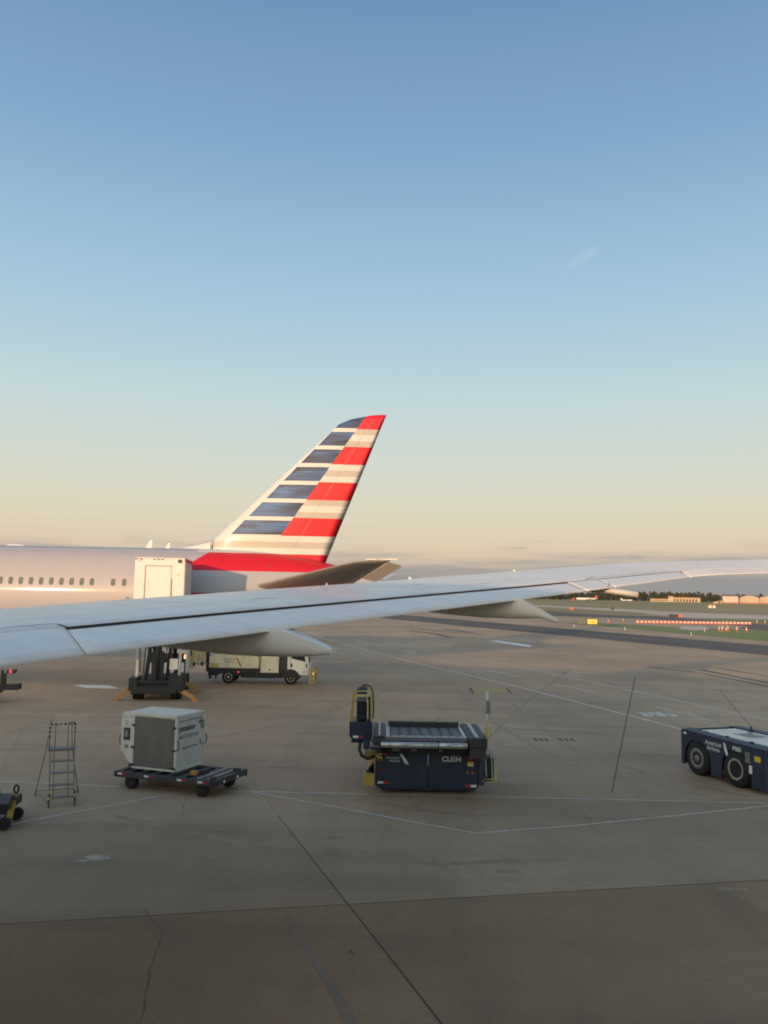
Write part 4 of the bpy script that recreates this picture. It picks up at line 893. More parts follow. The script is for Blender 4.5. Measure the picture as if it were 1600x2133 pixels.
b = MB(); b.box((1.5, -.1, .3), (1.66, .3, 1.25), .02); b.box((1.4, -.12, 1.02), (1.62, .0, 1.12)); b.build('side_cover', M['navy2'], cl)
b = MB(); b.box((1.68, .0, .5), (1.95, .6, 1.1), .03); b.box((1.62, .05, .8), (1.72, .4, 1.3)); b.build('engine_pack', M['black'], cl)
b = MB(); b.bar((1.72, -.05, .55), (1.68, -.05, 1.3), .04); b.bar((1.9, -.05, .5), (1.86, -.05, 1.25), .035); b.tube([(1.7, -.06, 1.3), (1.78, -.06, 1.36), (1.86, -.06, 1.25)], .02); b.build('hand_rail', M['lgrey'], cl)
b = MB(); b.box((1.6, -.15, .42), (2.0, .35, .48)); b.bar((2.0, -.1, .48), (2.0, -.1, .82), .05); b.bar((1.62, -.12, .45), (2.0, -.12, .5), .06); b.build('side_step', M['pyellow'], cl)
for x in (-1.3, 1.3):
    for y in (1.2, 5.6):
        b = MB(); b.cyl((x - .15, y, .38), (x + .15, y, .38), .38, 20); b.build('wheel', M['rubber'], cl)
b = MB(); b.box((-1.4, 2.1, .5), (1.4, 7.3, .85)); b.build('main_platform', M['dark'], cl)
# control cab
cc = Vector((-2.0, .2, 0))
b = MB(); b.prism([(-2.36, -.3, 1.72), (-2.36, -.3, 2.12), (-1.68, -.3, 2.12), (-1.68, -.3, 1.66), (-1.74, -.3, 1.6), (-2.27, -.3, 1.6)], (0, 1.1, 0)); cp = b.build('cab_floor_box', M['navy'], cl)
b = MB(); b.box((-2.3, -.2, 1.5), (-1.75, .7, 1.61)); b.build('cab_base', M['black'], cl)
rw(-2.25, -.305, 1.66, .3, h=.065)
b = MB(); b.box((-2.17, .05, 2.12), (-1.86, .18, 2.66), .03); b.build('seat_back', M['black'], cl)
b = MB(); b.box((-2.2, -.02, 2.66), (-1.88, .22, 2.78), .03); b.build('headrest', M['grey'], cl)
b = MB(); b.box((-2.16, -.15, 2.12), (-1.86, .35, 2.3), .04); b.build('seat', M['black'], cl)
b = MB(); b.box((-1.84, -.15, 2.12), (-1.74, .3, 2.85), .02); b.build('control_panel', M['navy'], cl)
b = MB(); b.bar((-2.3, -.25, 2.1), (-2.22, -.25, 3.0), .05); b.bar((-2.34, .7, 2.1), (-2.28, .7, 2.95), .05); b.bar((-2.33, -.27, 2.1), (-2.31, -.27, 2.5), .045); b.build('yellow_rail', M['yellow'], cl)
b = MB(); b.bar((-1.7, -.25, 2.1), (-1.75, -.25, 3.02), .035); b.bar((-1.7, .7, 2.1), (-1.73, .7, 2.98), .035); b.bar((-2.22, -.25, 3.0), (-1.75, -.25, 3.02), .03); b.bar((-1.82, -.2, 2.2), (-1.83, -.2, 2.75), .03); b.build('pale_rail', M['pyellow'], cl)
b = MB(); b.cyl((-2.2, -.26, 2.87), (-1.77, -.26, 2.87), .035, 10); b.build('cross_bar', M['pyellow'], cl)
b = MB(); b.box((-2.17, -.1, 2.9), (-1.86, .5, 3.06), .02); b.build('roof_mesh', M['dark'], cl)
b = MB(); b.tube([(-2.05, .1, 3.06), (-2.0, .05, 3.14), (-1.9, .05, 3.17), (-1.76, 0, 3.12), (-1.68, 0, 2.95), (-1.66, 0, 2.5), (-1.67, 0, 2.2)], .02, 8); b.tube([(-2.0, .05, 3.05), (-1.94, 0, 3.16), (-1.88, .05, 3.06)], .015, 6); b.build('cable', M['black'], cl)
# pole on the right
b = MB(); b.box((1.68, -.05, 1.55), (1.78, .12, 2.0), .015); b.bar((1.73, .02, 1.55), (1.73, .02, 2.2), .05); b.bar((1.85, .05, 1.6), (1.85, .05, 2.02), .03); b.build('pole_guard', M['pyellow'], cl)
b = MB(); b.bar((1.74, .02, 2.0), (1.74, .02, 2.99), .03); b.bar((1.71, .02, 2.8), (1.71, .02, 3.04), .035); b.bar((1.765, .02, 2.84), (1.765, .02, 3.03), .02); b.build('pole', M['sticker'], cl)
b = MB(); b.box((1.715, -.04, 2.38), (1.83, .06, 2.76), .01); b.build('pendant_box', M['grey'], cl)

# ------------------------------------------------------------------ pushback tractor
M['rimc'] = mat('dusty_rim', (.36, .335, .25), .6, var=.15, dirt=.4)
tr = thing('pushback_tractor', (11.06, 28.14, 0), R(18.6), 'navy towing tractor with pale hood and whip antenna at right edge of the apron', 'tractor')
def arch(yc, r, z0): return [(yc + r * math.cos(a), z0 + r * math.sin(a)) for a in [math.pi - math.pi * k / 8 for k in range(9)]]
prof = [(-2.1, .14), (-2.1, 1.36), (1.69, 1.42), (1.69, .24), (1.52, .24)]
ring = [(1.69, 1.40), (-2.1, 1.34), (-2.1, .14), (-1.56, .14)] + [(-.91 - .65 * math.cos(a), .5 + .68 * math.sin(a)) for a in [R(8 + 164 * k / 6) - R(0) for k in range(7)]][::1]
def side(x0, dx):
    pts = [(-2.1, .14), (-2.1, 1.34), (1.69, 1.40), (1.69, .26), (1.56, .26)]
    pts += [(.91 + .66 * math.cos(a), .52 + .66 * math.sin(a)) for a in [math.pi * k / 8 for k in range(9)]]
    pts += [(.25, .16), (-.25, .16)]
    pts += [(-.91 + .66 * math.cos(a), .52 + .66 * math.sin(a)) for a in [math.pi * k / 8 for k in range(9)]]
    pts += [(-1.57, .14)]
    b = MB(); b.prism([(x0, y, z) for y, z in pts], (dx, 0, 0)); return b.build('side_panel', M['navy'], tr)
sp_ = side(-.06, .05); side(2.32, .05)
b = MB(); b.box((-.01, -2.1, .9), (2.31, 1.68, 1.36)); b.box((.42, -2.0, .3), (1.9, 1.6, .95)); b.build('body', M['navy'], tr)
b = MB(); b.box((-.05, 1.68, .26), (2.36, 1.76, 1.41), .02); b.build('rear_panel', M['navy'], tr)
b = MB(); b.prism([(-.05, 1.7, 1.41), (.32, 1.7, 1.44), (.32, -2.05, 1.38), (-.05, -2.1, 1.35)], (0, 0, .012)); b.build('deck_edge', M['navy2'], tr)
b = MB(); b.box((1.95, -2.0, 1.37), (2.34, 1.7, 1.45), .01); b.build('deck_edge', M['navy2'], tr)
for x0, x1, y0, y1 in ((.36, 1.9, .62, 1.3), (.36, 1.1, -.68, .6), (1.12, 1.9, -.68, .6), (.36, 1.9, -2.06, -.7)):
    b = MB(); b.box((x0, y0, 1.375), (x1, y1, 1.425), .008); hp = b.build('hood_plate', M['hood'], tr)
b = MB()
for k in range(6): b.box((.95 + .12 * k, -.5, 1.425), (.99 + .12 * k, .35, 1.432))
b.build('vent_slot', M['grey'], tr)
for y in (.9, -.1, -1.2):
    b = MB(); b.box((.28, y - .06, 1.4), (.36, y + .06, 1.45), .01); b.build('hinge', M['black'], tr)
for y, rm in ((.91, 'dark'), (-.91, 'cream')):
    for x in (.12, 2.18):
        w_ = thing('wheel', (x, y, .56), R(180) if x < 1 else 0); w_.parent = tr
        b = MB(); b.lathe([(.32, -.2), (.52, -.2), (.56, -.13), (.56, .13), (.52, .2), (.32, .2)], 32)
        b.build('tyre', M['rubber'], w_)
        b = MB()
        if rm == 'cream': b.lathe([(.34, .19), (.335, .215), (.27, .2), (.25, .08), (.12, .06), (.11, .12), (.001, .12)], 24, mats=[0, 0, 0, 1, 1, 1])
        else: b.lathe([(.34, .19), (.335, .215), (.22, .2), (.2, .1), (.13, .1), (.12, .22), (.001, .22)], 24, mats=[0, 0, 1, 1, 0, 0])
        b.build('rim', [M['rimc'] if rm == 'cream' else M['grey'], M['dark']], w_)
text('lettering', 'American\nAirlines', .2, (-.064, .12, 1.12), (0, -1, 0), (0, 0, 1), M['inkw'], sp_, align='CENTER')
text('lettering', 'P085', .19, (-.064, -.78, 1.13), (0, -1, 0), (0, 0, 1), M['inkw'], sp_, font_off=.004)
b = MB(); b.prism([(-.068, -.36, 1.3), (-.068, -.44, 1.28), (-.068, -.55, 1.0), (-.068, -.68, .72), (-.068, -.55, .74), (-.068, -.47, .95), (-.068, -.40, 1.08)], (.008, 0, 0)); b.build('emblem', M['inkw'], sp_)
b = MB(); b.box((-.07, -1.53, .85), (-.058, -1.33, 1.18)); b.build('side_grille', M['grey'], sp_)
b = MB(); b.box((-.07, -1.98, .96), (-.058, -1.72, 1.12)); b.build('yellow_plate', M['ysticker'], sp_)
b = MB(); b.box((-.09, -1.62, .55), (-.055, -1.5, .8), .01); b.build('side_lamp', M['sticker'], sp_)
b = MB(); b.box((-.07, 1.45, 1.28), (-.058, 1.6, 1.34)); b.build('reflector', M['sticker'], sp_)
b = MB(); b.box((-.06, -2.16, .14), (.05, -2.1, 1.36), .01); b.box((2.1, -2.16, .14), (2.36, -2.1, 1.36), .01); b.box((.05, -2.16, 1.1), (2.1, -2.1, 1.36), .01); b.build('front_frame', M['navy'], tr)
b = MB(); b.box((.05, -2.12, .2), (2.1, -2.09, 1.1)); b.build('front_recess', M['black'], tr)
b = MB(); b.cyl((.12, -2.2, .78), (.12, -2.12, .78), .05, 12); b.build('head_lamp', M['sticker'], tr)
b = MB(); b.prism([(.08, -2.19, .28), (.52, -2.19, .28), (.3, -2.19, .70)], (0, .012, 0)); st_ = b.build('warning_triangle', mat('triangle_orange', (.6, .12, .03), .45), tr)
b = MB(); b.prism([(.2, -2.195, .35), (.4, -2.195, .35), (.3, -2.195, .55)], (0, .006, 0)); b.build('triangle_centre', M['red'], st_)
b = MB(); b.cyl((1.95, .62, 1.44), (1.95, .62, 1.60), .03, 8); b.tube([(1.95, .62, 1.58), (1.80, .72, 1.80), (1.55, .95, 2.2), (1.22, 1.3, 2.78)], .008, 6); b.box((1.86, .55, 1.44), (2.02, .7, 1.47)); b.build('whip_antenna', M['black'], tr)
b = MB(); b.box((1.3, -1.9, 1.43), (2.0, -1.2, 1.7), .04); b.build('seat_console', M['black'], tr) if False else b.bm.free()

# ------------------------------------------------------------------ dolly with its cargo container
YAWD = R(-20.5)
dl = thing('container_dolly', (-5.95, 25.95, 0), YAWD, 'dark container dolly with small wheels carrying the white and grey container', 'dolly')
b = MB(); b.box((-1.75, -.92, .34), (1.72, -.80, .50), .015); b.box((-1.75, .80, .34), (1.72, .92, .50), .015); b.box((-1.75, -.92, .36), (-1.6, .92, .50)); b.box((1.58, -.92, .36), (1.72, .92, .52)); b.box((-1.6, -.8, .38), (1.58, .8, .42)); b.box((-1.9, -.35, .3), (-1.7, .35, .46)); b.build('deck_frame', M['dark'], dl)
for x in (-1.35, -.95, -.5, 0, .5, .85, 1.2):
    b = MB(); b.bar((x, -.78, .47), (x, .78, .47), .14, .05); b.build('deck_beam', M['dark'], dl)
b = MB(); b.box((1.0, -.78, .44), (1.14, .78, .52)); b.box((1.35, -.78, .44), (1.5, .78, .54)); b.build('roller_track', M['grey'], dl)
for x, y in ((-1.25, -.72), (1.2, -.72), (-1.25, .72), (1.2, .72)):
    w_ = thing('wheel', (x, y, .2), R(-90) if y < 0 else R(90)); w_.parent = dl
    b = MB(); b.lathe([(.1, -.09), (.19, -.09), (.2, -.06), (.2, .06), (.19, .09), (.1, .09)], 20); b.build('tyre', M['rubber'], w_)
    b = MB(); b.lathe([(.001, -.05), (.1, -.08), (.1, .08), (.001, .05)], 12); b.build('rim', M['dark'], w_)
for x in (-1.62, -.68, .45, 1.15): rw(x, -.925, .42, .3, dl, h=.05)
b = MB(); b.box((1.5, -.86, .52), (1.62, -.7, .6)); b.box((1.45, .5, .52), (1.66, .62, .6)); b.box((.78, -.2, .5), (.9, .1, .62), .01); b.build('corner_stop', M['dark'], dl)
b = MB(); b.box((.62, -.52, .5), (.82, -.36, .64), .02); b.build('lock_lever', M['orange'], dl)
for p in ((1.73, -.45, .42), (1.73, .3, .42)):
    b = MB(); b.cyl(p, (p[0] + .02, p[1], p[2]), .04, 10); b.build('reflector', M['sticker'], dl)
# raised tow bar at the left end
b = MB(); b.bar((-1.95, .1, .35), (-2.05, .15, 1.1), .06); b.build('tow_bar', M['dark'], dl)
b = MB(); b.tube([(-2.05, .15, 1.1), (-2.08, .15, 1.25), (-2.02, .15, 1.42), (-1.96, .15, 1.3), (-2.0, .15, 1.12)], .02, 8); b.build('tow_ring', M['grey'], dl)
b = MB(); b.box((-2.1, .1, .8), (-1.98, .18, 1.05)); b.build('bar_grip', M['logored'], dl)

cn = thing('cargo_container', (-6.08, 25.66, .5), YAWD, 'white air cargo container with grey canvas door, sitting on the dark dolly', 'container')
# local x along the door face (right end at x=0), y depth
WB, WT, HH, DD = 1.53, 2.0, 1.63, 1.5
b = MB()
pl = [(-WB, 0.), (0, 0.), (0, HH), (-WT + .08, HH), (-WT, HH - .08), (-WT, .52)]
b.prism([(x, 0, z) for x, z in pl], (0, DD, 0)); bd = b.build('shell', M['alu'], cn)
b = MB(); b.prism([(x, -.008, z) for x, z in [(-WB - .02, .02), (-WB - .02, HH - .03), (-WT + .09, HH - .03), (-WT + .01, HH - .1), (-WT + .01, .53)]], (0, .006, 0)); b.build('end_panel', M['contw'], cn)
b = MB(); b.box((-WB + .02, -.022, .06), (-.05, -.004, HH - .09)); cvd = b.build('canvas_door', M['canvas'], cn)
b = MB()
b.box((-WB - .02, -.03, 0), (0.02, .02, .06)); b.box((-.05, -.03, 0), (.02, .03, HH)); b.box((-WB - .03, -.028, .02), (-WB + .02, .0, HH - .02)); b.box((-WT + .06, -.03, HH - .06), (.02, .03, HH + .015)); b.box((-.03, .02, 0), (.02, DD, .07)); b.box((-.03, .02, HH - .05), (.02, DD, HH + .012)); b.box((-.03, DD - .05, 0), (.02, DD + .01, HH)); b.build('edge_rail', M['contw'], cn)
b = MB(); b.box((-WT + .1, .05, HH), (-.05, DD - .05, HH + .012)); b.build('roof_skin', M['contw'], cn)
for z in (1.28, .62, .1):
    for x in (-WB, -.05):
        b = MB(); b.box((x - .07, -.05, z - .03), (x + .05, -.02, z + .035), .01); b.build('door_strap', M['black'], cn)
b = MB(); b.box((-1.9, -.02, .82), (-1.66, -.008, 1.18)); wn_ = b.build('document_pocket', M['dark'], cn)
b = MB(); b.box((-1.86, -.024, .9), (-1.74, -.018, 1.1)); b.build('document', M['grey'], wn_)
b = MB(); b.box((-1.84, -.02, .58), (-1.72, -.008, .68)); b.build('label_plate', M['grey'], cn)
text('lettering', 'SSI', .09, (-1.88, -.012, 1.34), (1, 0, 0), (0, 0, 1), M['inkgrey'], cn)
for x, z in ((-1.92, 1.48), (-1.7, 1.5), (-1.88, 1.28)):
    b = MB(); b.box((x, -.014, z), (x + .12, -.007, z + .02)); b.build('small_print', M['inkgrey'], cn)
# right end
text('lettering', 'jettainer', .25, (.026, .1, 1.16), (0, 1, 0), (0, 0, 1), M['ink'], cn, squeeze=1.05, font_off=.002)
b = MB(); b.prism([(.024, 1.14, 1.32), (.024, 1.22, 1.36), (.024, 1.30, 1.47), (.024, 1.25, 1.33), (.024, 1.18, 1.29)], (.008, 0, 0)); b.build('emblem', M['ink'], cn)
text('lettering', 'AKE 17357 AA', .17, (.026, .1, .93), (0, 1, 0), (0, 0, 1), M['inkgrey'], cn)
text('lettering', 'AmericanAirlines', .12, (.026, .28, .62), (0, 1, 0), (0, 0, 1), M['inkgrey'], cn)
b = MB(); b.prism([(.024, 1.24, .78), (.024, 1.28, .78), (.024, 1.36, .6), (.024, 1.3, .62)], (.008, 0, 0)); b.build('emblem', M['inkgrey'], cn)
b = MB(); b.box((.02, 1.3, 1.12), (.03, 1.46, 1.36)); b.build('id_plate', M['grey'], cn)
b = MB(); b.box((.02, .12, 1.45), (.03, 1.3, 1.475)); b.build('small_print', M['inkgrey'], cn)
for y in (-.0, DD + .02):
    b = MB(); b.tube([(.02, y, .62), (.07, y, .66), (.09, y, .78), (.07, y, .88), (.02, y, .91)], .018, 8); b.build('side_handle', M['dark'], cn)
b = MB(); b.tube([(-WT - .01, .05, .62), (-WT - .07, .05, .7), (-WT - .08, .05, .85), (-WT - .04, .05, .95)], .018, 8); b.build('side_handle', M['dark'], cn)

# ------------------------------------------------------------------ rolling platform ladder
ld = thing('platform_ladder', (-8.92, 23.3, 0), R(24), 'thin grey rolling platform ladder with taped black and yellow guard rail', 'ladder')
WL = .68; M['lad'] = mat('ladder_grey', (.15, .14, .12), .5, var=.2, dirt=.3)
for k, (y, z) in enumerate([(.02, .26), (.2, .55), (.38, .84), (.56, 1.12)]):
    b = MB(); b.box((.06, y, z - .03), (WL - .04, y + .2, z), .004); b.build('step', M['lad'], ld)
b = MB(); b.box((-.02, .72, 1.36), (WL, 1.1, 1.42), .006); b.build('platform', M['lad'], ld)
b = MB()
for x in (.03, WL - .02): b.bar((x, -.02, .1), (x, .74, 1.36), .03, .05)
b.build('stringer', M['lad'], ld)
b = MB()
for x in (-.26, WL + .2): b.tube([(x, 1.6, .06), (x * .6 + .1, 1.1, 1.4), (x * .5 + .14, 1.0, 2.1)], .014, 6)
for x in (.0, WL - .02): b.tube([(x, .74, 1.4), (x, .74, 2.1)], .016, 6)
for x in (.16, WL - .14): b.tube([(x, .5, .1), (x - .02, 1.02, 1.38)], .013, 6)
for x in (.16, WL - .18): b.tube([(x, 1.08, 1.4), (x, 1.06, 2.1)], .012, 6)
b.tube([(-.26, 1.6, .12), (WL + .2, 1.6, .12)], .012, 6); b.tube([(.0, .05, .12), (-.26, 1.6, .12)], .012, 6); b.tube([(WL, .05, .12), (WL + .2, 1.6, .12)], .012, 6)
b.build('tube_frame', M['lad'], ld)
def taped(pts, r, name='taped_rail', n=9):
    for q, mm in ((0, 'black'), (1, 'pyellow')):
        b = MB(); cnt = 0
        for p0, p1 in zip(pts[:-1], pts[1:]):
            p0, p1 = Vector(p0), Vector(p1)
            for k in range(n):
                if k % 2 == q: b.cyl(p0.lerp(p1, k / n), p0.lerp(p1, (k + 1) / n), r * random.uniform(.8, 1.25), 7)
        b.build(name, M[mm], ld)
taped([(0, .74, 2.1), (WL - .02, .74, 2.1)], .022, n=11); taped([(WL - .02, .74, 2.1), (WL - .1, 1.02, 2.1)], .022, n=5); taped([(0, .74, 2.1), (.05, 1.02, 2.18)], .022, n=5)
taped([(0, .74, 1.75), (0, .74, 2.1)], .024, n=6); taped([(WL - .02, .74, 1.85), (WL - .02, .74, 2.1)], .024, n=5)
taped([(.02, .0, .12), (.04, .1, .42)], .026, n=4); taped([(WL, .0, .12), (WL, .12, .5)], .026, n=4)
for x, y in ((.02, 0), (WL, 0), (-.26, 1.6), (WL + .2, 1.6)):
    b = MB(); b.cyl((x - .015, y, .05), (x + .015, y, .05), .05, 12); b.bar((x, y, .05), (x, y, .13), .025); b.build('caster', M['rubber'], ld)

# ------------------------------------------------------------------ flat dolly cut by the left edge
fd = thing('flat_dolly', (-9.42, 21.55, 0), R(6), 'dark flat dolly with upright yellow tow bar at left edge near the ladder', 'dolly')
b = MB(); b.box((-2.6, -.4, .36), (.25, .9, .58), .03); b.box((-.55, -.42, .40), (.27, -.3, .62), .02); b.box((-2.6, .2, .58), (-.3, .9, .66), .02); b.build('deck', M['black'], fd)
b = MB(); b.box((-2.6, -.62, .08), (.12, -.5, .2), .01); b.bar((-1.2, -.56, .2), (-1.0, -.4, .4), .05); b.build('foot_rail', M['cream'], fd)
b = MB(); b.box((-.2, -.5, .24), (.1, -.3, .36)); b.bar((.28, -.4, .2), (.3, -.35, .6), .1); b.build('axle_bracket', M['black'], fd)
for y in (-.42, .55):
    b = MB(); b.cyl((.24, y - .07, .15), (.24, y + .07, .15), .15, 20); b.build('wheel', M['rubber'], fd)
b = MB(); b.bar((.36, -.42, .3), (.44, -.38, .86), .13, .07); b.build('tow_bar', M['yellow'], fd)
b = MB(); b.bar((.34, -.46, .5), (.42, -.44, .84), .05, .05); b.box((.36, -.47, .72), (.56, -.35, .79)); b.build('bar_latch', M['dark'], fd)
b = MB(); b.tube([(.47 + .055 * math.cos(a), -.38, .97 + .095 * math.sin(a)) for a in [2 * math.pi * k / 12 for k in range(13)]], .025, 8, caps=False); b.build('tow_eye', M['black'], fd)

# ------------------------------------------------------------------ belt loader cut by the left edge
bl = thing('belt_loader', (-20.25, 44.4, 0), R(5), 'dark belt loader with pale ladder frame and lit red lamp at left edge', 'belt loader')
b = MB(); b.bar((-6, -.6, .62), (1.6, -.6, .82), .7, .28); b.box((-6, -.9, .4), (.4, .6, .62)); b.build('conveyor_boom', M['black'], bl)
b = MB()
for x in (.3, .68): b.bar((x, -1.0, .78), (x - .05, -1.0, 2.3), .045)
for z in (.85, 1.3, 1.72, 2.1): b.bar((.28, -1.0, z), (.66, -1.0, z), .035)
b.bar((-2.5, -1.0, 2.25), (.5, -1.0, 2.25), .04); b.build('ladder_frame', M['lgrey'], bl)
b = MB(); b.bar((.86, -.8, .8), (.84, -.8, 1.45), .22, .25); b.bar((.8, -.85, 1.3), (.8, -.85, 1.68), .1); b.box((.34, -1.02, .85), (.44, -.96, 1.12)); b.box((.52, -1.02, .85), (.62, -.96, 1.12)); b.build('control_column', M['black'], bl)
b = MB(); b.prism([(1.0, -.9, 1.5), (1.42, -.9, 1.5), (1.5, -.9, 1.72), (1.0, -.9, 1.68)], (0, .2, 0)); b.bar((.7, -.7, 1.4), (1.1, -.75, 1.55), .05); lb = b.build('lamp_housing', M['dark'], bl)
b = MB(); b.box((1.16, -.93, 1.53), (1.27, -.89, 1.7), .01); b.build('tail_light', M['redlamp'], lb)
b = MB(); b.box((-.2, -.95, .05), (.25, -.85, .4)); b.box((.45, -.95, .1), (.6, -.85, .35)); b.build('leg', M['lgrey'], bl)
b = MB(); b.cyl((-2.2, -.95, .42), (-2.2, -.7, .42), .42, 20); b.cyl((-4.8, -.95, .42), (-4.8, -.7, .42), .42, 20); b.build('wheel', M['rubber'], bl)
# ------------------------------------------------------------------ airfield beyond
M['barr'] = mat('barrier_orange', (.40, .11, .055), .5, var=.1); M['barw'] = mat('barrier_white', (.58, .48, .42), .4)
def g2(p): return Vector((p[0], p[1], 0))
pa, pb = g2((60.53, 200.65)), g2((88.87, 204.83)); NB = 30; dirb = (pb - pa).normalized(); yawb = math.atan2(dirb.y, dirb.x)
proto = None
for k in range(NB):
    p = pa.lerp(pb, k / (NB - 1))
    if proto is None:
        proto = thing('barricade', p, yawb, 'orange and white barricade at the left end of the long row', 'barricade', 'barricades in the row across the taxiway')
        b = MB(); b.prism([(-.47, -.2, 0), (.47, -.2, 0), (.45, -.11, .28), (.45, -.08, .62), (-.45, -.08, .62), (-.45, -.11, .28)], (0, .3, 0)); b.build('base', M['barr'], proto)
        b = MB(); b.box((-.30, -.23, .2), (.28, -.2, .58)); b.build('white_panel', M['barw'], proto)
        b = MB(); b.box((-.04, -.05, .62), (.04, .05, .75)); b.build('lamp', M['lens'], proto)
    else:
        c = copy_tree(proto); c['label'] = 'orange and white barricade at the right end of the long row' if k == NB - 1 else 'low orange and white plastic barricade, one of the long row closing the taxiway'; c.location = p; c.rotation_euler.z = yawb + random.uniform(-.05, .05)
    
def delineator(p, h, label, tilt=0, grp='orange and white delineator posts on the grass'):
    t = thing('delineator_post', (p[0], p[1], 0), 0, label, 'traffic post', grp); t.rotation_euler = (0, tilt, 0)
    b = MB(); b.cyl((0, 0, 0), (0, 0, .08), .28, 12); b.cyl((0, 0, .08), (0, 0, h), .13, 12); b.build('post', M['barr'], t)
    b = MB(); b.cyl((0, 0, h * .35), (0, 0, h * .62), .137, 12); b.cyl((0, 0, h * .72), (0, 0, h * .92), .137, 12); b.build('white_band', M['barw'], t)
delineator((63.14, 158.68), .95, 'leftmost orange and white post of the pair on the grass verge', .05)
delineator((62.83, 156.56), 1.15, 'taller orange and white post, second from left on the grass verge', .1)
delineator((64.7, 159.29), .6, 'shortest orange and white post on the grass verge', .1)
delineator((65.18, 159.48), 1.1, 'orange and white post right beside the shortest post on the verge', -.1)
delineator((66.12, 157.83), .95, 'lone orange and white post between the clustered posts and the last one', .05)
delineator((67.25, 156.3), .95, 'rightmost orange and white post on the grass verge', .02)
delineator((95.28, 215.23), .8, 'orange and white post just right of the barricade row', .12, 'orange posts along the closed taxiway')
delineator((95.96, 212.16), .85, 'orange and white post farthest right past the barricade row', .1, 'orange posts along the closed taxiway')
def cone(p, label):
    t = thing('traffic_cone', (p[0], p[1], 0), 0, label, 'traffic cone', 'traffic cones right of the yellow taxi sign')
    b = MB(); b.box((-.3, -.3, 0), (.3, .3, .06)); b.cyl((0, 0, .06), (0, 0, .9), .22, 14, .05); b.build('cone_body', M['barr'], t)
    b = MB(); b.cyl((0, 0, .45), (0, 0, .72), .14, 14, .095); b.build('white_band', M['barw'], t)
cone((52.78, 197.42), 'orange cone nearer the yellow taxi sign'); cone((59.08, 207.34), 'orange cone nearer the barricade row')
p = (45.93, 184.94)
sg = thing('taxi_sign', (p[0], p[1], 0), R(-8), 'yellow taxi guidance sign standing on the grass tip', 'sign')
b = MB(); b.box((-1.0, -.12, .12), (1.0, .12, 1.1), .02); b.build('panel', M['ysignal'] if 'ysignal' in M else M['ysticker'], sg)
for x in (-.7, .7):
    b = MB(); b.box((x - .05, -.08, 0), (x + .05, .08, .12)); b.build('leg', M['dark'], sg)
text('lettering', 'L65', .8, (0, -.125, .32), (1, 0, 0), (0, 0, 1), M['ink'], sg, align='CENTER', squeeze=1.1)
p = (43.45, 183.75)
sf = thing('sign_back', (p[0], p[1], 0), R(35), 'grey back of a slatted sign beside the yellow taxi sign', 'sign')
for k in range(4):
    b = MB(); b.box((-1.0 + k * .55, -.08, .1), (-.62 + k * .55, .08, 1.15), .02); b.build('panel', M['grey'], sf)
b = MB(); b.box((-1.05, .08, .3), (1.1, .14, .4)); b.box((-1.05, .08, .85), (1.1, .14, .95)); b.box((-.8, -.04, 0), (-.72, .04, .2)); b.box((.8, -.04, 0), (.88, .04, .2)); b.build('frame', M['dark'], sf)
p = (94.19, 271.3)
ds = thing('runway_sign', (p[0], p[1], 0), R(-5), 'long low black sign with a red right end near the far taxiway', 'sign')
b = MB(); b.box((-2.1, -.15, .1), (.7, .15, .95), .02); b.build('dark_panel', M['black'], ds)
b = MB(); b.box((.72, -.15, .1), (2.1, .15, .95), .02); b.build('red_panel', M['barr'], ds)
b = MB(); b.box((-1.8, -.1, 0), (-1.6, .1, .1)); b.box((1.6, -.1, 0), (1.8, .1, .1)); b.build('leg', M['dark'], ds)
p = (110.15, 404.47)
kb = thing('sign_back', (p[0], p[1], 0), 0, 'small black sign back on the far grass by the pale runway', 'sign')
b = MB(); b.box((-.55, -.1, .2), (.55, .1, 1.4), .02); b.build('panel', M['black'], kb)
b = MB(); b.box((-.4, -.05, 0), (-.3, .05, .2)); b.box((.3, -.05, 0), (.4, .05, .2)); b.build('leg', M['dark'], kb)
p = (85.7, 382.51)
rb = thing('runway_sign', (p[0], p[1], 0), 0, 'small red sign on the far grass left of the black sign back', 'sign')
b = MB(); b.box((-1.0, -.1, .2), (1.0, .1, 1.3), .02); b.build('panel', M['barr'], rb)
b = MB(); b.box((-.7, -.05, 0), (-.6, .05, .2)); b.box((.6, -.05, 0), (.7, .05, .2)); b.build('leg', M['dark'], rb)
for q, lb in (((36.39, 160.44), 'thin white edge marker left of the grass tip'), ((43.28, 150.88), 'thin white edge marker in front of the verge, under the cones'), ((49.02, 134.31), 'thin white edge marker in front of the pale pad'), ((57.38, 150.66), 'thin white edge marker just right of the pale pad')):
    t = thing('edge_marker', (q[0], q[1], 0), 0, lb, 'marker', 'edge markers beside the dark taxiway')
    b = MB(); b.cyl((0, 0, 0), (0, 0, .75), .035, 8); b.build('stake', M['sticker'], t)
    b = MB(); b.cyl((0, 0, 0), (0, 0, .05), .15, 10); b.build('base', M['dark'], t)

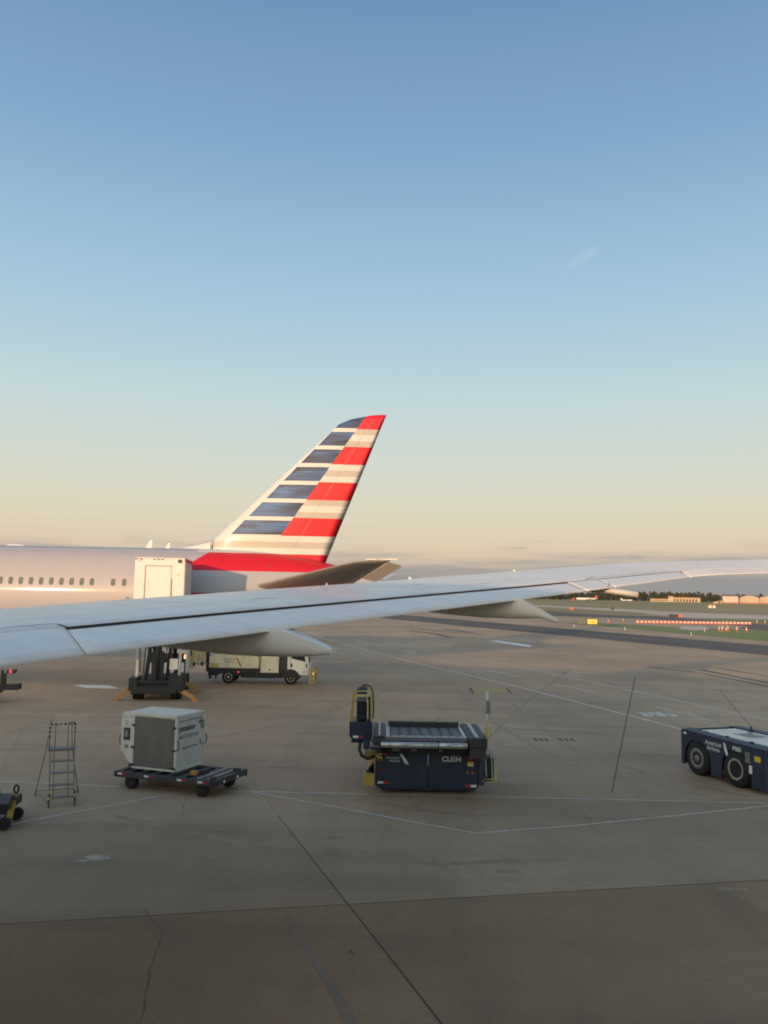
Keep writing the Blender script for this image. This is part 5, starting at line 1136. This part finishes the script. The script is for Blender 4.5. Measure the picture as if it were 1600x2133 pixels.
# distant aircraft
def mini_plane(name, loc, yaw, L, rad, label, tailm, propeller=False):
    t = thing(name, loc, yaw, label, 'airplane')
    b = MB(); zc = rad + .075 * L * .8
    b.lathe([(.01, -L / 2), (rad * .6, -L * .47), (rad, -L * .38), (rad, L * .15), (rad * .6, L * .36), (rad * .1, L / 2)], 16, Matrix.Translation((0, 0, zc))); b.build('fuselage', M['boxwhite'], t)
    b = MB(); b.prism([(L * .32, -.15, zc + rad * .5), (L * .46, -.15, zc + L * .17), (L * .52, -.15, zc + L * .17), (L * .49, -.15, zc + rad * .3)], (0, .3, 0)); b.build('fin', M[tailm], t)
    b = MB()
    for s in (-1, 1): b.prism([(-L * .06, s * rad * .6, zc - rad * .5), (L * .1, s * rad * .6, zc - rad * .5), (L * .14, s * L * .4, zc + .02 * L), (L * .09, s * L * .4, zc + .02 * L)], (0, 0, .02 * L))
    b.build('wing', M['boxwhite'], t)
    b = MB()
    for s in (-1, 1): b.prism([(L * .38, s * .2, zc + rad * .4), (L * .47, s * .2, zc + rad * .4), (L * .49, s * L * .16, zc + rad * .5), (L * .45, s * L * .16, zc + rad * .5)], (0, 0, .01 * L))
    b.build('tailplane', M['boxwhite'], t)
    for s in (-1, 1):
        b = MB(); b.cyl((-L * .06, s * L * .13, zc - rad * .9), (L * .05, s * L * .13, zc - rad * .9), rad * .5, 12); b.build('engine', M['grey'], t)
    for x, y in ((-L * .36, 0), (L * .06, .08 * L), (L * .06, -.08 * L)):
        b = MB(); b.cyl((x, y - .2, rad * .35), (x, y + .2, rad * .35), rad * .35, 12); b.bar((x, y, rad * .3), (x, y, zc - rad * .6), rad * .15); b.build('landing_gear', M['dark'], t)
    return t
mini_plane('distant_airliner', (302, 1250, 0), R(4), 32, 1.75, 'tiny far airliner with a red tail just under the wing edge', 'logored')
lp = mini_plane('light_aircraft', (402, 1390, 0), R(176), 19, 1.1, 'tiny white propeller-size aircraft taxiing in front of the dark trees', 'boxwhite')
p = (146.61, 644.5)
ws = thing('windsock', (p[0], p[1], 0), 0, 'orange windsock on a thin pole left of the far airliner', 'windsock')
b = MB(); b.cyl((0, 0, 0), (0, 0, 5.4), .09, 8); b.build('pole', M['grey'], ws)
b = MB(); b.tube([(-.1, 0, 5.2), (-1.2, 0, 4.3), (-2.6, 0, 2.8)], .5, 10, True, [.75, .55, .3]); b.build('sock', M['barr'], ws)

# far buildings, lit by the low sun
M['ochre'] = mat('ochre_wall', (.36, .28, .18), .8, var=.08, scale=.15); M['pinkw'] = mat('pale_hangar_wall', (.42, .35, .30), .8, var=.06, scale=.1); M['tanw'] = mat('tan_hangar_wall', (.36, .29, .21), .8, var=.06, scale=.1); M['roofr'] = mat('brown_roof', (.22, .11, .08), .8, var=.1, scale=.2); M['redw'] = mat('red_wall_base', (.26, .13, .10), .8)
YT = 1570.
ta = thing('terminal_building', (530, YT, 0), R(-12), 'long ochre terminal building with a row of arched bays in front of trees', 'building')
b = MB(); b.box((-30, 0, 0), (2, 14, 5.2)); b.box((2, -1, 0), (10, 12, 10.5)); b.box((10, 0, 0), (58, 14, 8.2)); b.build('wall', M['ochre'], ta)
b = MB(); b.box((-31, -1, 5.2), (2, 15, 6.0)); b.box((1.5, -1.5, 10.5), (10.5, 12.5, 11.2)); b.box((10, -.6, 8.2), (59, 15, 9.0)); b.build('roof', M['roofr'], ta)
for k in range(8):
    b = MB(); x = 13 + k * 5.4
    b.prism([(x - 1.5, -.12, .6), (x + 1.5, -.12, .6), (x + 1.5, -.12, 4.6)] + [(x + 1.5 * math.cos(a), -.12, 4.6 + 1.6 * math.sin(a)) for a in [math.pi * q / 6 for q in range(1, 6)]] + [(x - 1.5, -.12, 4.6)], (0, .2, 0)); b.build('arched_window', M['dark'], ta)
for k in range(6):
    b = MB(); x = -27 + k * 4.8; b.box((x, -.1, 1.2), (x + 2.6, .02, 3.8)); b.build('window', M['dark'], ta)
def hangar(x0, y0, w, h, label, wallm, arch):
    t = thing('hangar', (x0, y0, 0), R(-19), label, 'hangar', 'hangars at the far edge of the airfield')
    if arch:
        pr = [(-w / 2, 0, 2.2), (w / 2, 0, 2.2), (w / 2, 0, h * .66)] + [(w / 2 * math.cos(a), 0, h * .66 + h * .34 * math.sin(a)) for a in [math.pi * k / 10 for k in range(1, 10)]] + [(-w / 2, 0, h * .66)]
        b = MB(); b.prism(pr, (0, 40, 0)); b.build('wall', M[wallm], t)
        rows = []; b = MB()
        for a in [math.pi * k / 12 for k in range(13)]:
            x, z = (w / 2 + .4) * math.cos(a), h * .66 + (h * .34 + .5) * math.sin(a); rows.append([(x, -.6, z), (x, 41, z)])
        b.grid(rows); b.build('roof', M['roofr'], t)
        b = MB(); b.box((-w / 2 - 1.6, -.5, 0), (-w / 2, 3, h * .72)); b.box((w / 2, -.5, 0), (w / 2 + 1.6, 3, h * .72)); b.build('pier', M['redw'], t)
    else:
        b = MB(); b.box((-w / 2, 0, 2.2), (w / 2, 40, h * .86)); b.build('wall', M[wallm], t)
        b = MB(); b.prism([(-w / 2 - .5, -.5, h * .86), (w / 2 + .5, -.5, h * .86), (w / 2 + .5, 14, h), (-w / 2 - .5, 14, h)], (0, 0, .4)); b.build('roof', M['roofr'], t)
    b = MB(); b.box((-w / 2 - .1, -.1, 0), (w / 2 + .1, 40, 2.2)); b.build('wall_base', M['redw'], t)
    n = 7
    for k in range(n):
        b = MB(); x = -w / 2 + (k + .5) * w / n; b.box((x - w / n * .44, -.12, 2.3), (x + w / n * .44, .0, h * (.6 if arch else .8))); b.build('door_panel', M[wallm], t)
hangar(536, 1300, 22, 13.2, 'pale flat-fronted hangar with red base, leftmost of the hangar group', 'pinkw', False)
hangar(567, 1304, 27, 12.8, 'tan arched-roof hangar in the middle of the hangar group', 'tanw', True)
hangar(600, 1309, 29, 12.5, 'tan arched-roof hangar cut by the right edge of the picture', 'tanw', True)
hw = thing('low_annex', (517, 1304, 0), R(-19), 'low pale annex just left of the hangar group', 'building')
b = MB(); b.prism([(-6, 0, 0), (7, 0, 0), (7, 0, 4.4), (-1, 0, 3.2), (-6, 0, 1.5)], (0, 12, 0)); b.build('wall', M['ochre'], hw)
b = MB(); b.box((1, -.1, .4), (5, .0, 3)); b.build('door', M['dark'], hw)
p = (230.52, 590.22)
hu = thing('equipment_hut', (p[0], p[1], 0), 0, 'small white and orange equipment hut alone on the far grass', 'hut')
b = MB(); b.box((-2.2, 0, 0), (2.2, 2.5, 1.7)); b.build('wall', M['boxwhite'], hu)
b = MB(); b.prism([(-2.4, -.2, 1.7), (2.4, -.2, 1.7), (2.0, -.2, 2.3), (-2.0, -.2, 2.3)], (0, 2.9, 0)); b.build('roof', M['barr'], hu)
b = MB(); b.box((-.4, -.05, .1), (.4, 0, 1.5)); b.build('door', M['dark'], hu)
for x, y, z, r_, lb in ((590, 1890, 17.5, 2.4, 'larger pale water tank above the trees, left one of two'), (616, 1900, 12.8, 1.7, 'smaller pale water tank above the trees, right one of two')):
    t = thing('water_tower', (x, y, 0), 0, lb, 'water tower')
    b = MB(); b.lathe([(.01, r_), (r_ * .7, r_ * .7), (r_, 0), (r_ * .7, -r_ * .7), (.3, -r_)], 16, Matrix.Translation((0, 0, z)) @ Matrix.Rotation(R(-90), 4, 'Y')); b.build('tank', M['boxwhite'], t)
    b = MB(); b.cyl((0, 0, 0), (0, 0, z - r_ * .8), .5, 8); b.build('leg', M['boxwhite'], t)

# far wood along the horizon: one mass of leaf clumps
LEAF = mat('far_foliage', (.028, .036, .02), .9, var=.45, scale=.12)
rt = random.Random(11); verts = []; faces = []
def leafq(c, s):
    a = rt.uniform(0, math.pi); tl = rt.uniform(-.6, .6); dx, dy = math.cos(a) * s, math.sin(a) * s
    n = len(verts); k = rt.uniform(.5, .9) * s
    verts.extend([(c[0] - dx, c[1] - dy, c[2] - k), (c[0] + dx, c[1] + dy, c[2] - k + tl * s), (c[0] + dx * .8, c[1] + dy * .8, c[2] + k), (c[0] - dx * .7, c[1] - dy * .7, c[2] + k + tl * s * .5)]); faces.append((n, n + 1, n + 2, n + 3))
x = -200.0
while x < 1700:
    for row in range(3):
        y = 1760 + row * 90 + rt.uniform(-30, 30) - max(0, abs(x - 700) - 500) * .25
        h = rt.uniform(13, 18.5) * (1.12 if rt.random() < .12 else 1) * (1 + .12 * math.sin(x * .013) + .08 * math.sin(x * .05)); w = rt.uniform(4, 7)
        xx = x + rt.uniform(-3, 3)
        for _ in range(60):
            t = rt.random() ** .75; ww = w * math.sqrt(max(.05, 1 - (t * 1.0) ** 2.2)); leafq((xx + rt.uniform(-ww, ww), y + rt.uniform(-ww, ww), .8 + h * t * .95), rt.uniform(.8, 1.8))
    x += rt.uniform(4.5, 8)
me = bpy.data.meshes.new('far_wood'); me.from_pydata(verts, [], faces); me.materials.append(LEAF)
o = bpy.data.objects.new('far_wood', me); C.objects.link(o); tag(o, 'dark green wood along the horizon behind the far buildings', None, None, 'stuff')

# parts that were shaped together but are separate pieces become separate objects
def split(o):
    bm = bmesh.new(); bm.from_mesh(o.data); seen = set(); groups = []
    for f in bm.faces:
        if f.index in seen: continue
        st = [f]; seen.add(f.index); g = []
        while st:
            q = st.pop(); g.append(q.index)
            for e in q.edges:
                for h in e.link_faces:
                    if h.index not in seen: seen.add(h.index); st.append(h)
        groups.append(g)
    bm.free()
    if len(groups) < 2: return
    base = o.data
    for n_, g in enumerate(groups):
        keep = set(g); bm = bmesh.new(); bm.from_mesh(base); bm.faces.ensure_lookup_table()
        bmesh.ops.delete(bm, geom=[f for f in bm.faces if f.index not in keep], context='FACES')
        me = bpy.data.meshes.new(o.name); bm.to_mesh(me); bm.free()
        for m in base.materials: me.materials.append(m)
        if n_ == 0: o.data = me
        else:
            c = o.copy(); c.data = me; C.objects.link(c)
            for k in o.children: pass
SPLIT = {'guide_post', 'side_box', 'yellow_rail', 'pale_rail', 'corner_stop', 'marker_lamp', 'guide_rail', 'roller', 'vent_slot', 'skin_mark', 'control_box', 'tank_lid', 'leg', 'brace', 'side_cover', 'cable', 'reflector', 'small_print', 'bolt', 'roller_track', 'scissor_arm', 'hand_rail', 'hose', 'door_track', 'landing_gear', 'white_band', 'pier', 'front_guard_bar', 'deck_beam', 'edge_trim', 'pole_guard', 'pole', 'motor', 'door_seam', 'stringer', 'wheel'}
for o in list(bpy.data.objects):
    if o.type == 'MESH' and o.name.split('.')[0] in SPLIT and not o.children: split(o)
